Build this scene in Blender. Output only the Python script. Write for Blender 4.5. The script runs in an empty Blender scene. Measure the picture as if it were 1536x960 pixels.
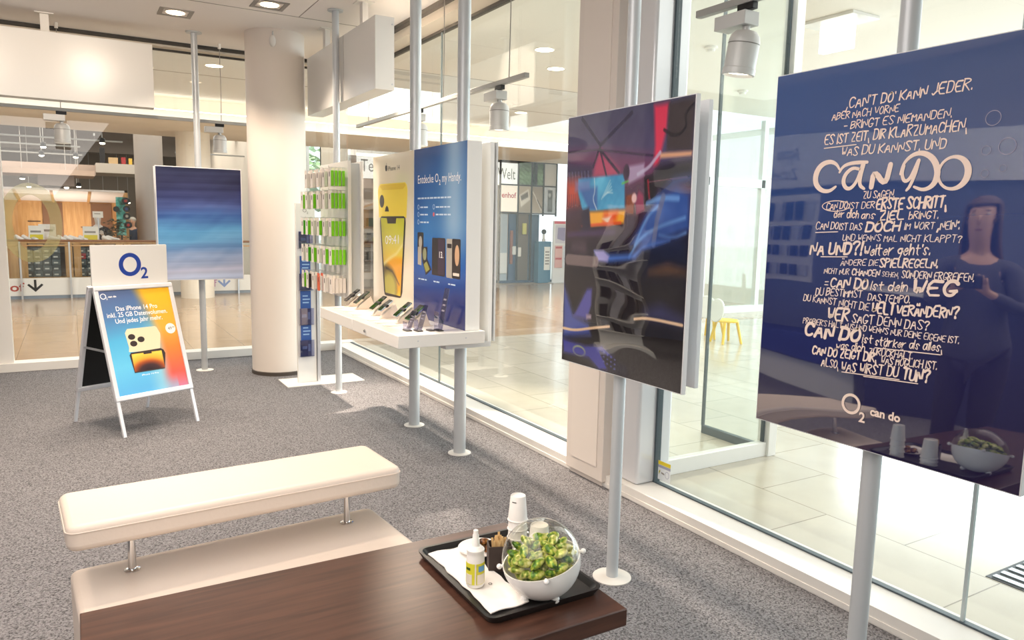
import bpy, bmesh, math, random
import numpy as np
from mathutils import Vector, Matrix
random.seed(7)
PI = math.pi
SC = bpy.context.scene
COL = SC.collection

# ------------------------------------------------------------------ camera
CAM_H = 1.6
YAW, PITCH, ROLL, FPX = 0.534930435, 0.129971949, 0.0208959774, 1113.888
cam_data = bpy.data.cameras.new('camera')
cam = bpy.data.objects.new('camera', cam_data)
COL.objects.link(cam)
cam_data.sensor_fit = 'HORIZONTAL'
cam_data.sensor_width = 36.0
cam_data.lens = FPX / 1536.0 * 36.0
cam_data.clip_start = 0.02
cam_data.clip_end = 300
_cy, _sy, _cp, _sp = math.cos(YAW), math.sin(YAW), math.cos(PITCH), math.sin(PITCH)
_f = Vector((_sy * _cp, _cy * _cp, -_sp))
_r = Vector((_cy, -_sy, 0))
_u = _r.cross(_f)
_r2 = _r * math.cos(ROLL) + _u * math.sin(ROLL)
_u2 = -_r * math.sin(ROLL) + _u * math.cos(ROLL)
_m = Matrix((_r2, _u2, -_f)).transposed().to_4x4()
_m.translation = (0, 0, CAM_H)
cam.matrix_world = _m
SC.camera = cam

# ------------------------------------------------------------------ view, world, large lights
SC.view_settings.view_transform = 'Standard'
SC.view_settings.look = 'None'
SC.view_settings.exposure = 0.55
SC.view_settings.gamma = 1.0
SC.view_settings.use_curve_mapping = False
world = bpy.data.worlds.new('overcast_sky')
SC.world = world
world.use_nodes = True
_bg = world.node_tree.nodes['Background']
_bg.inputs[0].default_value = (0.86, 0.94, 1.0, 1)
_bg.inputs[1].default_value = 1.3
SC.cycles.max_bounces = 8
SC.cycles.transparent_max_bounces = 24
SC.cycles.sample_clamp_indirect = 6.0
SC.cycles.caustics_reflective = False
SC.cycles.caustics_refractive = False
SC.cycles.use_denoising = True


def area(name, loc, direction, sx, sy, power, col):
    d = bpy.data.lights.new(name, 'AREA')
    d.shape = 'RECTANGLE'
    d.size, d.size_y = sx, sy
    d.energy = power
    d.color = col
    o = bpy.data.objects.new(name, d)
    COL.objects.link(o)
    o.location = loc
    o.rotation_euler = Vector(direction).to_track_quat('-Z', 'Y').to_euler()
    return o


def spot(name, loc, target, power, col, angle=95, blend=0.6, radius=0.05):
    d = bpy.data.lights.new(name, 'SPOT')
    d.energy = power
    d.color = col
    d.spot_size = math.radians(angle)
    d.spot_blend = blend
    d.shadow_soft_size = radius
    o = bpy.data.objects.new(name, d)
    COL.objects.link(o)
    o.location = loc
    o.rotation_euler = (Vector(target) - Vector(loc)).to_track_quat('-Z', 'Y').to_euler()
    return o


WARM = (1.0, 0.80, 0.60)
area('facade_daylight', (13.2, 3.0, 2.2), (-1, 0, -0.12), 12, 4, 700, (0.84, 0.92, 1.0))
area('lobby_ceiling_light', (6.3, 3.5, 3.5), (0, 0, -1), 5.5, 9, 220, (1.0, 0.98, 0.96))
area('hall_ceiling_light', (3.5, 12.0, 3.5), (0, 0, -1), 13, 3.2, 380, (1.0, 0.98, 0.96))
area('shop_ceiling_light', (1.5, 20.5, 3.6), (0, 0, -1), 12, 5, 340, (1.0, 0.88, 0.76))
area('room_ceiling_fill', (-0.9, 2.6, 3.30), (0.12, 0.38, -1), 3.4, 7, 215, (1.0, 0.92, 0.86))  # broad fill added over the room, tilted towards the fascia


# ------------------------------------------------------------------ helpers
def lin(c):
    if isinstance(c, str):
        c = tuple(int(c[i:i + 2], 16) for i in (0, 2, 4))
    return tuple(((v / 255.0) / 12.92 if v / 255.0 <= 0.04045 else ((v / 255.0 + 0.055) / 1.055) ** 2.4) for v in c)


MATS = {}


def mat(name, col='cccccc', rough=0.5, metal=0.0, ior=1.45, emit=0.0, ecol=None, coat=0.0, spec=0.5):
    if name in MATS:
        return MATS[name]
    m = bpy.data.materials.new(name)
    m.use_nodes = True
    b = m.node_tree.nodes['Principled BSDF']
    c = lin(col)
    b.inputs['Base Color'].default_value = (*c, 1)
    b.inputs['Roughness'].default_value = rough
    b.inputs['Metallic'].default_value = metal
    b.inputs['IOR'].default_value = ior
    b.inputs['Specular IOR Level'].default_value = spec
    b.inputs['Coat Weight'].default_value = coat
    if emit:
        e = lin(ecol) if ecol else c
        b.inputs['Emission Color'].default_value = (*e, 1)
        b.inputs['Emission Strength'].default_value = emit
    MATS[name] = m
    return m


def nodes(m):
    return m.node_tree.nodes, m.node_tree.links, m.node_tree.nodes['Principled BSDF']


def add_bump(m, scale, strength, dist=0.01, detail=3.0, coord='Object'):
    n, l, b = nodes(m)
    tc = n.new('ShaderNodeTexCoord')
    t = n.new('ShaderNodeTexNoise')
    t.inputs['Scale'].default_value = scale
    t.inputs['Detail'].default_value = detail
    bp = n.new('ShaderNodeBump')
    bp.inputs['Strength'].default_value = strength
    bp.inputs['Distance'].default_value = dist
    l.new(tc.outputs[coord], t.inputs['Vector'])
    l.new(t.outputs['Fac'], bp.inputs['Height'])
    l.new(bp.outputs['Normal'], b.inputs['Normal'])


def noise_color(m, scale, stops, detail=4.0, stretch=(1, 1, 1), dist=0.0):
    n, l, b = nodes(m)
    tc = n.new('ShaderNodeTexCoord')
    mp = n.new('ShaderNodeMapping')
    mp.inputs['Scale'].default_value = stretch
    t = n.new('ShaderNodeTexNoise')
    t.inputs['Scale'].default_value = scale
    t.inputs['Detail'].default_value = detail
    t.inputs['Distortion'].default_value = dist
    r = n.new('ShaderNodeValToRGB')
    e = r.color_ramp.elements
    while len(e) < len(stops):
        e.new(0.5)
    for el, (p, c) in zip(e, stops):
        el.position = p
        el.color = (*lin(c), 1)
    l.new(tc.outputs['Object'], mp.inputs['Vector'])
    l.new(mp.outputs['Vector'], t.inputs['Vector'])
    l.new(t.outputs['Fac'], r.inputs['Fac'])
    l.new(r.outputs['Color'], b.inputs['Base Color'])


def glass_mat(name, tint='f4fbf8', fres=1.45, rough=0.0, gain=1.0):
    if name in MATS:
        return MATS[name]
    m = bpy.data.materials.new(name)
    m.use_nodes = True
    n, l = m.node_tree.nodes, m.node_tree.links
    n.clear()
    out = n.new('ShaderNodeOutputMaterial')
    mix = n.new('ShaderNodeMixShader')
    tr = n.new('ShaderNodeBsdfTransparent')
    tr.inputs[0].default_value = (*lin(tint), 1)
    gl = n.new('ShaderNodeBsdfGlossy')
    gl.inputs['Roughness'].default_value = rough
    gl.inputs[0].default_value = (gain, gain, gain, 1)
    lw = n.new('ShaderNodeLayerWeight')
    lw.inputs['Blend'].default_value = 0.5
    pw = n.new('ShaderNodeMath')
    pw.operation = 'POWER'
    pw.inputs[1].default_value = 4.5
    ma = n.new('ShaderNodeMath')
    ma.operation = 'MULTIPLY_ADD'
    f0 = ((fres - 1) / (fres + 1)) ** 2
    ma.inputs[1].default_value = 1 - f0
    ma.inputs[2].default_value = f0
    l.new(lw.outputs['Facing'], pw.inputs[0])
    l.new(pw.outputs[0], ma.inputs[0])
    l.new(ma.outputs[0], mix.inputs[0])
    l.new(tr.outputs[0], mix.inputs[1])
    l.new(gl.outputs[0], mix.inputs[2])
    l.new(mix.outputs[0], out.inputs[0])
    MATS[name] = m
    return m


class MB:
    """collects shapes into one bmesh"""

    def __init__(self):
        self.bm = bmesh.new()

    def face(self, pts):
        vs = [self.bm.verts.new(p) for p in pts]
        return self.bm.faces.new(vs)

    def box(self, x0, x1, y0, y1, z0, z1, M=None):
        p = [Vector((x, y, z)) for z in (z0, z1) for y in (y0, y1) for x in (x0, x1)]
        if M is not None:
            p = [M @ q for q in p]
        v = [self.bm.verts.new(q) for q in p]
        for f in ((0, 2, 3, 1), (4, 5, 7, 6), (0, 1, 5, 4), (2, 6, 7, 3), (0, 4, 6, 2), (1, 3, 7, 5)):
            self.bm.faces.new([v[i] for i in f])
        return self

    def loops(self, rings, cap0=True, cap1=True, closed=True):
        R = [[self.bm.verts.new(p) for p in r] for r in rings]
        n = len(R[0])
        for a, b in zip(R[:-1], R[1:]):
            for i in range(n if closed else n - 1):
                j = (i + 1) % n
                self.bm.faces.new((a[i], a[j], b[j], b[i]))
        if cap0:
            self.bm.faces.new(list(reversed(R[0])))
        if cap1:
            self.bm.faces.new(R[-1])
        return self

    def cyl(self, p0, p1, r0, r1=None, seg=24, caps=True):
        r1 = r0 if r1 is None else r1
        p0, p1 = Vector(p0), Vector(p1)
        d = (p1 - p0).normalized()
        a = d.orthogonal().normalized()
        b = d.cross(a)
        rings = []
        for p, r in ((p0, r0), (p1, r1)):
            rings.append([p + (a * math.cos(2 * PI * i / seg) + b * math.sin(2 * PI * i / seg)) * r for i in range(seg)])
        return self.loops(rings, caps, caps)

    def tube(self, pts, r, seg=10):
        pts = [Vector(p) for p in pts]
        rings = []
        ref = None
        for i, p in enumerate(pts):
            d = (pts[min(i + 1, len(pts) - 1)] - pts[max(i - 1, 0)]).normalized()
            a = d.orthogonal().normalized() if ref is None else (ref - d * ref.dot(d)).normalized()
            ref = a
            b = d.cross(a)
            rr = r[i] if isinstance(r, (list, tuple)) else r
            rings.append([p + (a * math.cos(2 * PI * k / seg) + b * math.sin(2 * PI * k / seg)) * rr for k in range(seg)])
        return self.loops(rings)

    def lathe(self, prof, c=(0, 0, 0), seg=32, M=None, cap=True):
        rings = []
        for r, z in prof:
            ring = []
            for i in range(seg):
                q = Vector((r * math.cos(2 * PI * i / seg), r * math.sin(2 * PI * i / seg), z))
                if M is not None:
                    q = M @ q
                ring.append(q + Vector(c))
            rings.append(ring)
        return self.loops(rings, cap, cap)

    def prism(self, poly, fr, d0, d1):
        """2D polygon (a,b) in frame fr extruded from depth d0 to d1 along the normal"""
        n = len(poly)
        lo = [self.bm.verts.new(fr(a, b, d0)) for a, b in poly]
        hi = [self.bm.verts.new(fr(a, b, d1)) for a, b in poly]
        self.bm.faces.new(hi)
        self.bm.faces.new(list(reversed(lo)))
        for i in range(n):
            j = (i + 1) % n
            self.bm.faces.new((lo[i], lo[j], hi[j], hi[i]))
        return self

    def ring2d(self, cx, cy, rx, ry, wx, wy, fr, d0, d1, seg=40, dx=0.0):
        """flat elliptical ring; inner ellipse shifted by dx"""
        O, I = [], []
        for i in range(seg):
            a = 2 * PI * i / seg
            O.append((cx + rx * math.cos(a), cy + ry * math.sin(a)))
            I.append((cx + dx + (rx - wx) * math.cos(a), cy + (ry - wy) * math.sin(a)))
        V = [[self.bm.verts.new(fr(a, b, d)) for a, b in P] for P in (O, I) for d in (d0, d1)]
        o0, o1, i0, i1 = V
        for k in range(seg):
            j = (k + 1) % seg
            self.bm.faces.new((o1[k], o1[j], i1[j], i1[k]))
            self.bm.faces.new((o0[j], o0[k], i0[k], i0[j]))
            self.bm.faces.new((o0[k], o0[j], o1[j], o1[k]))
            self.bm.faces.new((i0[j], i0[k], i1[k], i1[j]))
        return self

    def ribbon(self, pts, w, fr, d):
        """brush stroke: flat ribbon with round ends; pts (a,b) list; w width or list"""
        n = len(pts)
        W = w if isinstance(w, (list, tuple)) else [w] * n
        P = [Vector((p[0], p[1])) for p in pts]
        L, R = [], []
        for i in range(n):
            t = (P[min(i + 1, n - 1)] - P[max(i - 1, 0)])
            t = t.normalized() if t.length > 1e-9 else Vector((1, 0))
            nn = Vector((-t.y, t.x))
            L.append(P[i] + nn * W[i] / 2)
            R.append(P[i] - nn * W[i] / 2)
        lv = [self.bm.verts.new(fr(q.x, q.y, d)) for q in L]
        rv = [self.bm.verts.new(fr(q.x, q.y, d)) for q in R]
        for i in range(n - 1):
            self.bm.faces.new((rv[i], rv[i + 1], lv[i + 1], lv[i]))
        for i, s in ((0, -1), (n - 1, 1)):
            t = (P[1] - P[0]) if i == 0 else (P[-1] - P[-2])
            a0 = math.atan2(t.y, t.x)
            r = W[i] / 2
            cs = [self.bm.verts.new(fr(P[i].x + r * math.cos(a0 + k), P[i].y + r * math.sin(a0 + k), d))
                  for k in [(-PI / 2 + PI * q / 6) + (PI if s < 0 else 0) for q in range(7)]]
            self.bm.faces.new(cs)
        return self

    def sphere(self, c, r, seg=20, rings=12, M=None, sc=(1, 1, 1)):
        prof = []
        R = []
        for j in range(rings + 1):
            t = -PI / 2 + PI * j / rings
            rr = max(1e-4, math.cos(t)) * r
            R.append([(rr * math.cos(2 * PI * i / seg) * sc[0], rr * math.sin(2 * PI * i / seg) * sc[1], r * math.sin(t) * sc[2]) for i in range(seg)])
        R = [[(M @ Vector(p) if M is not None else Vector(p)) + Vector(c) for p in ring] for ring in R]
        return self.loops(R)

    def rbox(self, x0, x1, y0, y1, z0, z1, r, n=3, M=None):
        """box with corners rounded in plan (vertical edges)"""
        pts = []
        for cx, cy, a0 in ((x1 - r, y1 - r, 0), (x0 + r, y1 - r, PI / 2), (x0 + r, y0 + r, PI), (x1 - r, y0 + r, 1.5 * PI)):
            for k in range(n + 1):
                a = a0 + PI / 2 * k / n
                pts.append((cx + r * math.cos(a), cy + r * math.sin(a)))
        rings = [[Vector((x, y, z)) for x, y in pts] for z in (z0, z1)]
        if M is not None:
            rings = [[M @ p for p in rg] for rg in rings]
        return self.loops(rings)


def frame(o, u, v):
    o, u, v = Vector(o), Vector(u).normalized(), Vector(v).normalized()
    n = u.cross(v)
    return lambda a, b, c=0.0: o + u * a + v * b + n * c


def rrect(x0, x1, y0, y1, r, n=4):
    pts = []
    for cx, cy, a0 in ((x1 - r, y1 - r, 0), (x0 + r, y1 - r, PI / 2), (x0 + r, y0 + r, PI), (x1 - r, y0 + r, 1.5 * PI)):
        for k in range(n + 1):
            a = a0 + PI / 2 * k / n
            pts.append((cx + r * math.cos(a), cy + r * math.sin(a)))
    return pts


def ell(cx, cy, rx, ry, n=24):
    return [(cx + rx * math.cos(2 * PI * i / n), cy + ry * math.sin(2 * PI * i / n)) for i in range(n)]


def obj(name, mb, material, parent=None, bevel=0.0, smooth=True, segs=2, label=None, normals=True):
    me = bpy.data.meshes.new(name)
    if normals:
        bmesh.ops.recalc_face_normals(mb.bm, faces=mb.bm.faces[:])
    mb.bm.to_mesh(me)
    mb.bm.free()
    me.materials.append(material)
    if smooth:
        me.polygons.foreach_set('use_smooth', [True] * len(me.polygons))
        me.set_sharp_from_angle(angle=math.radians(38))
    o = bpy.data.objects.new(name, me)
    COL.objects.link(o)
    if parent is not None:
        o.parent = parent
        if parent.get('_w'):
            o.matrix_parent_inverse = Matrix.Translation(-Vector(parent.location))
    if bevel:
        md = o.modifiers.new('bevel', 'BEVEL')
        md.width = bevel
        md.segments = segs
        md.limit_method = 'ANGLE'
    if label:
        o['label'] = label
    return o


def tag(o, label, cat, group=None, kind=None):
    o['label'] = label
    o['category'] = cat
    if group:
        o['group'] = group
    if kind:
        o['kind'] = kind
    return o


def thing(name, label, cat, loc=(0, 0, 0), rz=0.0, group=None, world=False):
    o = bpy.data.objects.new(name, None)
    o.empty_display_size = 0.05
    COL.objects.link(o)
    o.location = loc
    o.rotation_euler = (0, 0, rz)
    tag(o, label, cat, group)
    if world:
        o['_w'] = True          # parts are given in world coordinates
    return o


def struct(name, mb, material, **k):
    o = obj(name, mb, material, **k)
    if o.parent is None:
        o['kind'] = 'structure'
    return o


def dup(root, loc, rz=None, label=None, group=None):
    r = root.copy()
    COL.objects.link(r)
    r.location = loc
    if rz is not None:
        r.rotation_euler = (r.rotation_euler[0], r.rotation_euler[1], rz)
    if label:
        r['label'] = label
    if group:
        r['group'] = group
    for ch in list(root.children):
        c = ch.copy()
        COL.objects.link(c)
        c.parent = r
        for g in list(ch.children):
            d = g.copy()
            COL.objects.link(d)
            d.parent = c
    return r


ORD = ['first', 'second', 'third', 'fourth', 'fifth', 'sixth', 'seventh', 'eighth', 'ninth', 'tenth', 'eleventh', 'twelfth']


def text2d(body, size=1.0, align='LEFT', bold=0.0, shear=0.0, width=None):
    """outline text turned into flat polygons: (list of verts 2D, faces); optional fit to width"""
    cu = bpy.data.curves.new('t', 'FONT')
    cu.body = body
    cu.size = size
    cu.align_x = align
    cu.offset = bold
    cu.shear = shear
    cu.resolution_u = 3
    o = bpy.data.objects.new('t', cu)
    COL.objects.link(o)
    dg = bpy.context.evaluated_depsgraph_get()
    me = bpy.data.meshes.new_from_object(o.evaluated_get(dg))
    vs = [(v.co.x, v.co.y) for v in me.vertices]
    fs = [tuple(p.vertices) for p in me.polygons]
    bpy.data.objects.remove(o)
    bpy.data.curves.remove(cu)
    bpy.data.meshes.remove(me)
    if width and vs:
        x0, x1 = min(v[0] for v in vs), max(v[0] for v in vs)
        k = width / (x1 - x0)
        ax = x0 if align == 'LEFT' else (0 if align == 'CENTER' else x1)
        vs = [((x - ax) * k + (0 if align != 'LEFT' else 0), y) for x, y in vs]
    return vs, fs


def put_text(mb, body, fr, x, y, size, d, align='LEFT', bold=0.0, width=None, shear=0.0, slope=0.0):
    vs, fs = text2d(body, size, align, bold, shear, width)
    V = [mb.bm.verts.new(fr(x + a, y + b + a * slope, d)) for a, b in vs]
    for f in fs:
        try:
            mb.bm.faces.new([V[i] for i in f])
        except ValueError:
            pass
    return mb


def o2_logo(mb, fr, cx, cy, r, d, thick=0.22):
    """ring O with a subscript 2"""
    mb.ring2d(cx, cy, r * 0.95, r, r * thick * 1.05, r * thick, fr, d, d + 0.0006)
    put_text(mb, '2', fr, cx + r * 0.92, cy - r * 1.42, r * 1.15, d + 0.0006, bold=r * 0.02)


def picture(name, parent, fr, w, h, nx, ny, fn, rough=0.12, ior=1.5, d=0.0, coat=0.0, warp=0.0, warp_scale=3.0, label=None):
    """printed picture: fine grid whose point colours are computed by fn(s,t) (s right, t down, sRGB 0-255)"""
    s, t = np.meshgrid((np.arange(nx + 1)) / nx, (np.arange(ny + 1)) / ny)
    rgb = np.clip(fn(s, t), 0, 255) / 255.0
    lc = np.where(rgb <= 0.04045, rgb / 12.92, ((rgb + 0.055) / 1.055) ** 2.4)
    me = bpy.data.meshes.new(name)
    verts = [fr(a * w, h - b * h, d) for a, b in zip(s.ravel(), t.ravel())]
    faces = []
    for j in range(ny):
        for i in range(nx):
            k = j * (nx + 1) + i
            faces.append((k, k + nx + 1, k + nx + 2, k + 1))
    me.from_pydata([tuple(v) for v in verts], [], faces)
    at = me.color_attributes.new('print', 'FLOAT_COLOR', 'POINT')
    buf = np.ones((lc.shape[0] * lc.shape[1], 4), dtype=np.float32)
    buf[:, :3] = lc.reshape(-1, 3)
    at.data.foreach_set('color', buf.ravel())
    m = bpy.data.materials.new(name + '_print')
    m.use_nodes = True
    n, l, b = nodes(m)
    a = n.new('ShaderNodeAttribute')
    a.attribute_name = 'print'
    l.new(a.outputs['Color'], b.inputs['Base Color'])
    b.inputs['Roughness'].default_value = rough
    b.inputs['IOR'].default_value = ior
    b.inputs['Coat Weight'].default_value = coat
    b.inputs['Coat Roughness'].default_value = 0.01
    if warp:
        tc = n.new('ShaderNodeTexCoord')
        mp = n.new('ShaderNodeMapping')
        mp.inputs['Scale'].default_value = (1, 0.7, 2.2)
        tx = n.new('ShaderNodeTexNoise')
        tx.inputs['Scale'].default_value = warp_scale
        tx.inputs['Detail'].default_value = 0.5
        bp = n.new('ShaderNodeBump')
        bp.inputs['Strength'].default_value = 1.0
        bp.inputs['Distance'].default_value = warp
        l.new(tc.outputs['Object'], mp.inputs['Vector'])
        l.new(mp.outputs['Vector'], tx.inputs['Vector'])
        l.new(tx.outputs['Fac'], bp.inputs['Height'])
        l.new(bp.outputs['Normal'], b.inputs['Normal'])
    me.materials.append(m)
    o = bpy.data.objects.new(name, me)
    COL.objects.link(o)
    if parent is not None:
        o.parent = parent
        if parent.get('_w'):
            o.matrix_parent_inverse = Matrix.Translation(-Vector(parent.location))
    if label:
        o['label'] = label
    return o


def ramp(x, stops):
    xs = [p for p, c in stops]
    return np.stack([np.interp(x, xs, [c[i] for p, c in stops]) for i in range(3)], -1)


def wav(s, t, seed, fx=3.0, fy=3.0, octv=4):
    rg = np.random.RandomState(seed)
    out = np.zeros_like(s)
    for o in range(octv):
        for _ in range(4):
            ax, ay, ph = rg.uniform(-1, 1) * fx * 2 ** o, rg.uniform(-1, 1) * fy * 2 ** o, rg.uniform(0, 6.28)
            out += np.sin(6.28 * (ax * s + ay * t) + ph) / 2 ** o
    return out / 5.0


def sm(a, b, x):
    k = np.clip((x - a) / (b - a), 0, 1)
    return k * k * (3 - 2 * k)


def blend(img, mask, col):
    m = np.clip(mask, 0, 1)[..., None]
    return img * (1 - m) + np.array(col, float) * m


def polymask(s, t, pts, soft=0.01):
    """soft inside mask of a polygon"""
    inside = np.zeros(s.shape, bool)
    dist = np.full(s.shape, 9.0)
    n = len(pts)
    for i in range(n):
        x0, y0 = pts[i]
        x1, y1 = pts[(i + 1) % n]
        c = ((y0 > t) != (y1 > t)) & (s < (x1 - x0) * (t - y0) / ((y1 - y0) or 1e-9) + x0)
        inside ^= c
        dx, dy = x1 - x0, y1 - y0
        k = np.clip(((s - x0) * dx + (t - y0) * dy) / (dx * dx + dy * dy + 1e-12), 0, 1)
        dist = np.minimum(dist, np.hypot(s - x0 - k * dx, t - y0 - k * dy))
    return np.where(inside, np.clip(0.5 + dist / soft / 2, 0, 1), np.clip(0.5 - dist / soft / 2, 0, 1))


def linemask(s, t, pts, w, soft=0.006):
    d = np.full(s.shape, 9.0)
    for (x0, y0), (x1, y1) in zip(pts[:-1], pts[1:]):
        dx, dy = x1 - x0, y1 - y0
        k = np.clip(((s - x0) * dx + (t - y0) * dy) / (dx * dx + dy * dy + 1e-12), 0, 1)
        d = np.minimum(d, np.hypot(s - x0 - k * dx, t - y0 - k * dy))
    return np.clip((w / 2 - d) / soft + 0.5, 0, 1)


def elmask(s, t, cx, cy, rx, ry, soft=0.15):
    q = np.sqrt(((s - cx) / rx) ** 2 + ((t - cy) / ry) ** 2)
    return np.clip((1 - q) / soft + 0.5, 0, 1)


# ------------------------------------------------------------------ hand-lettering (single-stroke brush alphabet on a 4 x 6 grid)
GLY = {
    'A': "00 26 40|12 32", 'B': "00 06|~06 36 45 34 03|~03 34 42 31 00", 'C': "~45 36 16 04 02 10 30 41",
    'D': "00 06|~06 26 45 42 30 00", 'E': "46 06 00 40|03 33", 'F': "46 06 00|03 33", 'G': "~45 36 16 04 02 10 30 42|42 22",
    'H': "00 06|40 46|03 43", 'I': "00 06", 'J': "36 32|~32 21 10 01", 'K': "00 06|46 03 40", 'L': "06 00 40",
    'M': "00 06 22 46 40", 'N': "00 06 40 46", 'O': "~26 15 04 02 10 30 42 44 36 26 16", 'P': "00 06|~06 36 45 34 03",
    'Q': "~26 15 04 02 10 30 42 44 36 26|31 50", 'R': "00 06|~06 36 45 34 03|13 40", 'S': "~45 36 16 05 14 32 41 30 10 01",
    'T': "06 46|26 20", 'U': "~06 03 01 10 30 41 43 46", 'V': "06 20 46", 'W': "06 10 24 30 46", 'X': "00 46|06 40",
    'Y': "06 23 46|23 20", 'Z': "06 46 00 40",
    'a': "~34 14 03 01 10 20 33|34 30", 'b': "06 00|~03 24 33 31 20 00", 'c': "~33 24 14 03 01 10 20 31", 'd': "~33 14 03 01 10 20 32|36 30",
    'e': "~02 32 33 24 13 01 10 20 31", 'f': "~36 26 15 10|04 34", 'g': "~34 14 03 02 11 32|~34 31 2a 0a", 'h': "06 00|~02 14 24 33 30",
    'i': "04 00|05 06", 'j': "24 2a 0a|25 26", 'k': "06 00|34 02 30", 'l': "06 00", 'm': "04 00|~03 14 23 20|~23 34 43 40", 'n': "04 00|~02 14 24 33 30",
    'o': "~24 14 03 01 10 20 31 33 24 14", 'p': "04 0a|~03 24 33 31 20 00", 'r': "04 00|~02 13 24 34", 's': "~33 24 14 03 21 20 10 01",
    't': "16 11 20|04 34", 'u': "~04 01 10 20 32|34 30", 'v': "04 10 24", 'w': "04 10 23 30 44", 'x': "04 30|00 34", 'y': "04 20|34 0a", 'z': "04 34 00 30",
    '.': "00 01", ',': "1a 01", '‚': "0a 11", "'": "06 05", '?': "~05 16 36 45 23 22|20 21", '!': "06 02|00 01", '-': "03 33", '„': "0a 11|1a 21", '“': "05 06|15 16",
}
for _k, _b in (('Ä', 'A'), ('Ö', 'O'), ('Ü', 'U'), ('ä', 'a'), ('ö', 'o'), ('ü', 'u')):
    GLY[_k] = GLY[_b] + ("|17 18|37 38" if _k.isupper() else "|05 06|25 26")


def _num(ch):
    return -2.0 if ch == 'a' else float(ch)


def chaikin(p, it=2):
    for _ in range(it):
        q = [p[0]]
        for a, b in zip(p[:-1], p[1:]):
            q += [(a[0] * .75 + b[0] * .25, a[1] * .75 + b[1] * .25), (a[0] * .25 + b[0] * .75, a[1] * .25 + b[1] * .75)]
        p = q + [p[-1]]
    return p


def hand_text(mb, body, fr, u0, v0, u1, v1, h, bold, d, rg):
    strokes = []
    x = 0.0
    for ch in body:
        if ch == ' ':
            x += 2.6
            continue
        g = GLY.get(ch)
        if g is None:
            x += 2
            continue
        mw = 0
        sc = rg.uniform(0.93, 1.08)
        dy = rg.uniform(-0.25, 0.25)
        for st in g.split('|'):
            cur = st.startswith('~')
            pts = [(_num(c[0]), _num(c[1])) for c in st.lstrip('~').split()]
            mw = max(mw, max(p[0] for p in pts))
            pts = [(p[0] + rg.uniform(-.16, .16), p[1] + rg.uniform(-.16, .16)) for p in pts]
            if cur:
                pts = chaikin(pts)
            elif len(pts) > 2:
                pts = chaikin(pts, 1)
            strokes.append([(x + p[0] * sc + p[1] * 0.14, p[1] * sc + dy) for p in pts])
        x += mw * sc + 1.35
    x -= 1.35
    kx = (u1 - u0) / (x + 0.6)
    ky = h / 6.0
    w = h * (0.155, 0.215, 0.27)[bold]
    for st in strokes:
        P = [(u0 + a * kx, v0 + (v1 - v0) * (a / x) + b * ky) for a, b in st]
        k = rg.uniform(.85, 1.12)
        n = len(P)
        mb.ribbon(P, [w * k * (1.05 - 0.35 * i / max(1, n - 1)) for i in range(n)], fr, d)
        d += 0.0000015
    return d

# ------------------------------------------------------------------ materials
WHITE = mat('white_lacquer', 'e6e4e0', 0.25, ior=1.45)
WHITE_MATT = mat('white_paint', 'e4e0da', 0.6)
WHITE_WALL = mat('wall_paint', 'e9e2d8', 0.8)
CEIL = mat('ceiling_paint', 'eae3de', 0.85)
HALLCEIL = mat('hall_ceiling_paint', 'e8e4dc', 0.85)
DARKGAP = mat('dark_gap', '3a3632', 0.7)
STEEL = mat('grey_painted_steel', 'c3c7ca', 0.35, metal=0.2)
ALU = mat('silver_aluminium', 'c9cbd0', 0.3, metal=0.75)
CHROME = mat('chrome', 'dddddd', 0.12, metal=1.0)
BLACK = mat('black_plastic', '18181a', 0.4)
GREYLAMP = mat('grey_lamp_metal', 'c4c3c0', 0.4, metal=0.1)
LAMPGLOW = mat('lamp_glow', 'fff6e6', 0.5, emit=6.0, ecol='ffe9c8')
LEATHER = mat('cream_leather', 'd6c7ba', 0.42)
add_bump(LEATHER, 60, 0.15, 0.004)
GLASS = glass_mat('clear_glass', 'fafdfc', 1.42)
GLASS2 = glass_mat('green_tinted_glass', 'f9fcfb', 1.45)
ACRYL = glass_mat('clear_acrylic', 'd4d4e6', 1.9)
DOME = glass_mat('clear_plastic_dome', 'f4f4ee', 1.5)
SEAL = mat('dark_seal', '4a565c', 0.5)
BLUE = mat('logo_blue', '1c3f9a', 0.4)
PALETEXT = mat('pale_lettering', 'f6dfd0', 0.45)
WHITETEXT = mat('white_lettering', 'f4f4f4', 0.5)
DARKTEXT = mat('dark_lettering', '2a2826', 0.5)
GREYTEXT = mat('grey_lettering', '8f8a84', 0.5)
REDTEXT = mat('red_lettering', 'c8283c', 0.5)
PALEBLUE = mat('pale_blue_mark', '9fc0e4', 0.4)
BUBBLE = mat('bubble_mark', 'a39fb4', 0.4)

CARPET = mat('grey_loop_carpet', '6c6866', 0.95, spec=0.15)
_n, _l, _b = nodes(CARPET)
_tc = _n.new('ShaderNodeTexCoord')
_v = _n.new('ShaderNodeTexVoronoi')
_v.inputs['Scale'].default_value = 165
_t = _n.new('ShaderNodeTexNoise')
_t.inputs['Scale'].default_value = 95
_t.inputs['Detail'].default_value = 5
_t2 = _n.new('ShaderNodeTexNoise')
_t2.inputs['Scale'].default_value = 2.2
_mx = _n.new('ShaderNodeMath')
_mx.operation = 'MULTIPLY_ADD'
_mx.inputs[1].default_value = 0.55
_sep = _n.new('ShaderNodeSeparateColor')
_rp = _n.new('ShaderNodeValToRGB')
_e = _rp.color_ramp.elements
_e[0].position, _e[0].color = 0.30, (*lin('222125'), 1)
_e[1].position, _e[1].color = 0.95, (*lin('9b999c'), 1)
_l.new(_tc.outputs['Object'], _v.inputs['Vector'])
_l.new(_tc.outputs['Object'], _t.inputs['Vector'])
_l.new(_v.outputs['Color'], _sep.inputs[0])
_l.new(_sep.outputs[0], _mx.inputs[0])
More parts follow.
